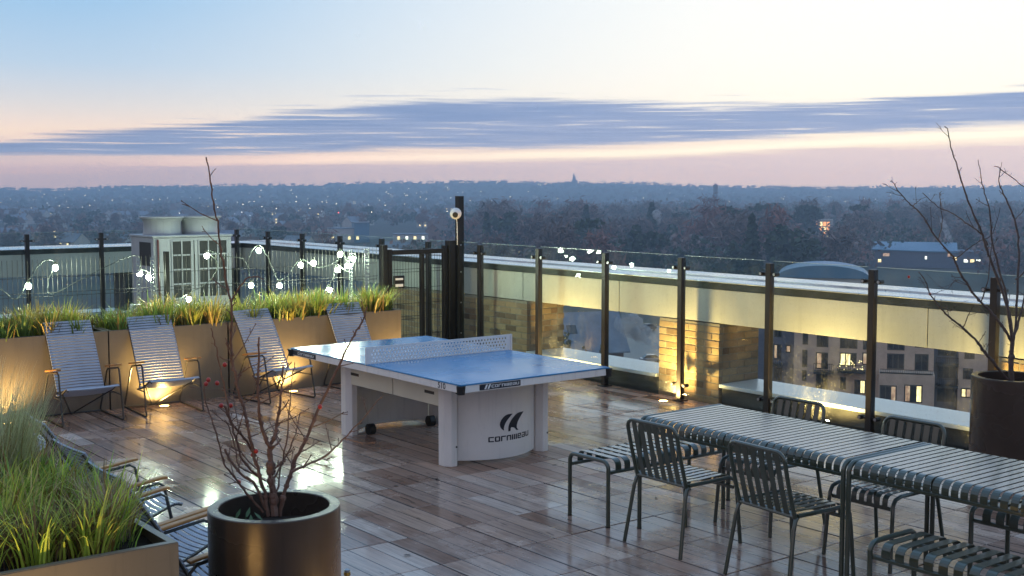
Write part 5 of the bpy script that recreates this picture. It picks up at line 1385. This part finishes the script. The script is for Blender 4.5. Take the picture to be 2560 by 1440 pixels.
# parked cars in the street below
M['asphalt'] = principled('wet_asphalt', lin(52, 54, 60), 0.35, var=0.2, vscale=0.3)
q_ = [at_ad(px_az(x), d_ / math.cos(px_az(x)), GZ + 0.05) for x, d_ in ((1480, 300), (1700, 300), (1720, 200), (1440, 200))]
tag(MB().add([tuple(p) for p in q_], [(3, 2, 1, 0)]).build('road', M['asphalt']), kind='structure')
def car(label, x, d, rz, mat):
    a = px_az(x); c = thing('parked_car', label, 'car', at_ad(a, d / math.cos(a), GZ + 0.05), rz, 'parked cars in the street')
    body = MB(); pr = [(-2.1, 0.35), (-2.1, 0.85), (-1.1, 0.95), (1.95, 0.92), (2.1, 0.7), (2.1, 0.35)]
    cab = [(-1.75, 0.96), (-0.95, 1.48), (0.75, 1.50), (1.65, 0.95)]
    for prof, hw, nm, mt in ((pr, 0.88, 'body', mat), (cab, 0.74, 'cabin', M['dark_pane'])):
        m = MB(); n = len(prof); m.add([(x_, -hw, z) for x_, z in prof] + [(x_, hw, z) for x_, z in prof], [tuple(range(n)), tuple(range(2*n-1, n-1, -1))] + [(i, n+i, n+(i+1) % n, (i+1) % n) for i in range(n)])
        m.build(nm, mt, c, False, 0.06, 2)
    MB().box(-0.9, 0.7, -0.70, 0.70, 1.501, 1.53).build('roof_panel', mat, c)
    for sx in (-1.3, 1.3):
        for sy in (-1, 1): MB().cyl((sx, sy * 0.72, 0.33), (sx, sy * 0.90, 0.33), 0.33, n=14).build('wheel', M['black_plastic'], c)
    for sy in (-0.6, 0.6): MB().box(2.06, 2.12, sy - 0.16, sy + 0.16, 0.62, 0.78).build('headlight', M['label_white'], c)
car('dark parked car just left of the lit brick pier, upper of the two', 1622, 292, YAW + 0.6, principled('dark_car_paint', lin(48, 52, 64), 0.25, 0.3, coat=0.5))
car('pale parked car just left of the lit brick pier, lower of the two', 1630, 238, YAW + 0.2, principled('silver_car_paint', lin(150, 156, 166), 0.25, 0.5, coat=0.5))

# ---- steam plumes
def plume(label, pts, rads, dens, seed):
    m = bpy.data.materials.new('steam'); m.use_nodes = True; t = NT(m.node_tree); t.n.clear()
    v = t.node('ShaderNodeVolumePrincipled'); v.inputs['Color'].default_value = (0.95, 0.93, 0.95, 1); v.inputs['Density'].default_value = dens
    tc = t.node('ShaderNodeTexCoord').outputs['Object']
    sc = 1.0 / max(rads)
    dn = t.math('MULTIPLY', t.smooth(t.noise(tc, sc * 1.1, 4, 0.6, 0.3), 0.38, 0.72), dens); t.link(dn, v.inputs['Density'])
    t.link(v.outputs[0], t.node('ShaderNodeOutputMaterial').inputs['Volume'])
    c = [Vector(p) for p in pts]; b0 = c[0].copy(); mb = MB(); k = len(c)
    cs = curve_pts([tuple(p - b0) for p in c], 4); rr = np.interp(np.linspace(0, k - 1, len(cs)), range(k), rads)
    rg = random.Random(seed)
    mb.tube(cs, [r_ * rg.uniform(0.85, 1.15) for r_ in rr], 14)
    tag(mb.build('steam_plume', m, None, True, 0, 2, b0), label, 'steam', None, 'stuff')
plume('broad pale plume of steam drifting left of the lit brick pier', [at(1652, 868, 170), at(1630, 850, 170), at(1600, 832, 171), at(1572, 812, 172), at(1545, 800, 173)], [0.5, 1.0, 1.5, 1.9, 1.2], 1.6, 1)
plume('small pale plume of steam over the dark woods, mid picture', [at(1647, 562, 520), at(1646, 548, 520), at(1642, 536, 521), at(1648, 528, 522)], [0.5, 1.4, 2.2, 1.2], 1.0, 2)
plume('pinkish plume of steam rising behind the right shrub', [at(2380, 607, 500), at(2370, 588, 500), at(2360, 565, 501), at(2352, 548, 503)], [0.7, 1.3, 1.4, 1.0], 1.2, 3)

# ---- evening haze
hz = bpy.data.materials.new('evening_haze'); hz.use_nodes = True; t = NT(hz.node_tree); t.n.clear()
v = t.node('ShaderNodeVolumePrincipled'); v.inputs['Color'].default_value = (0.60, 0.80, 1.0, 1); v.inputs['Density'].default_value = HAZE_D; v.inputs['Anisotropy'].default_value = 0.4
t.link(v.outputs[0], t.node('ShaderNodeOutputMaterial').inputs['Volume'])
tag(MB().box(-HAZE_L, HAZE_L, -HAZE_L, HAZE_L, GZ - 8, HAZE_TOP).build('haze', hz), 'thin blue evening haze over the town', None, None, 'stuff')
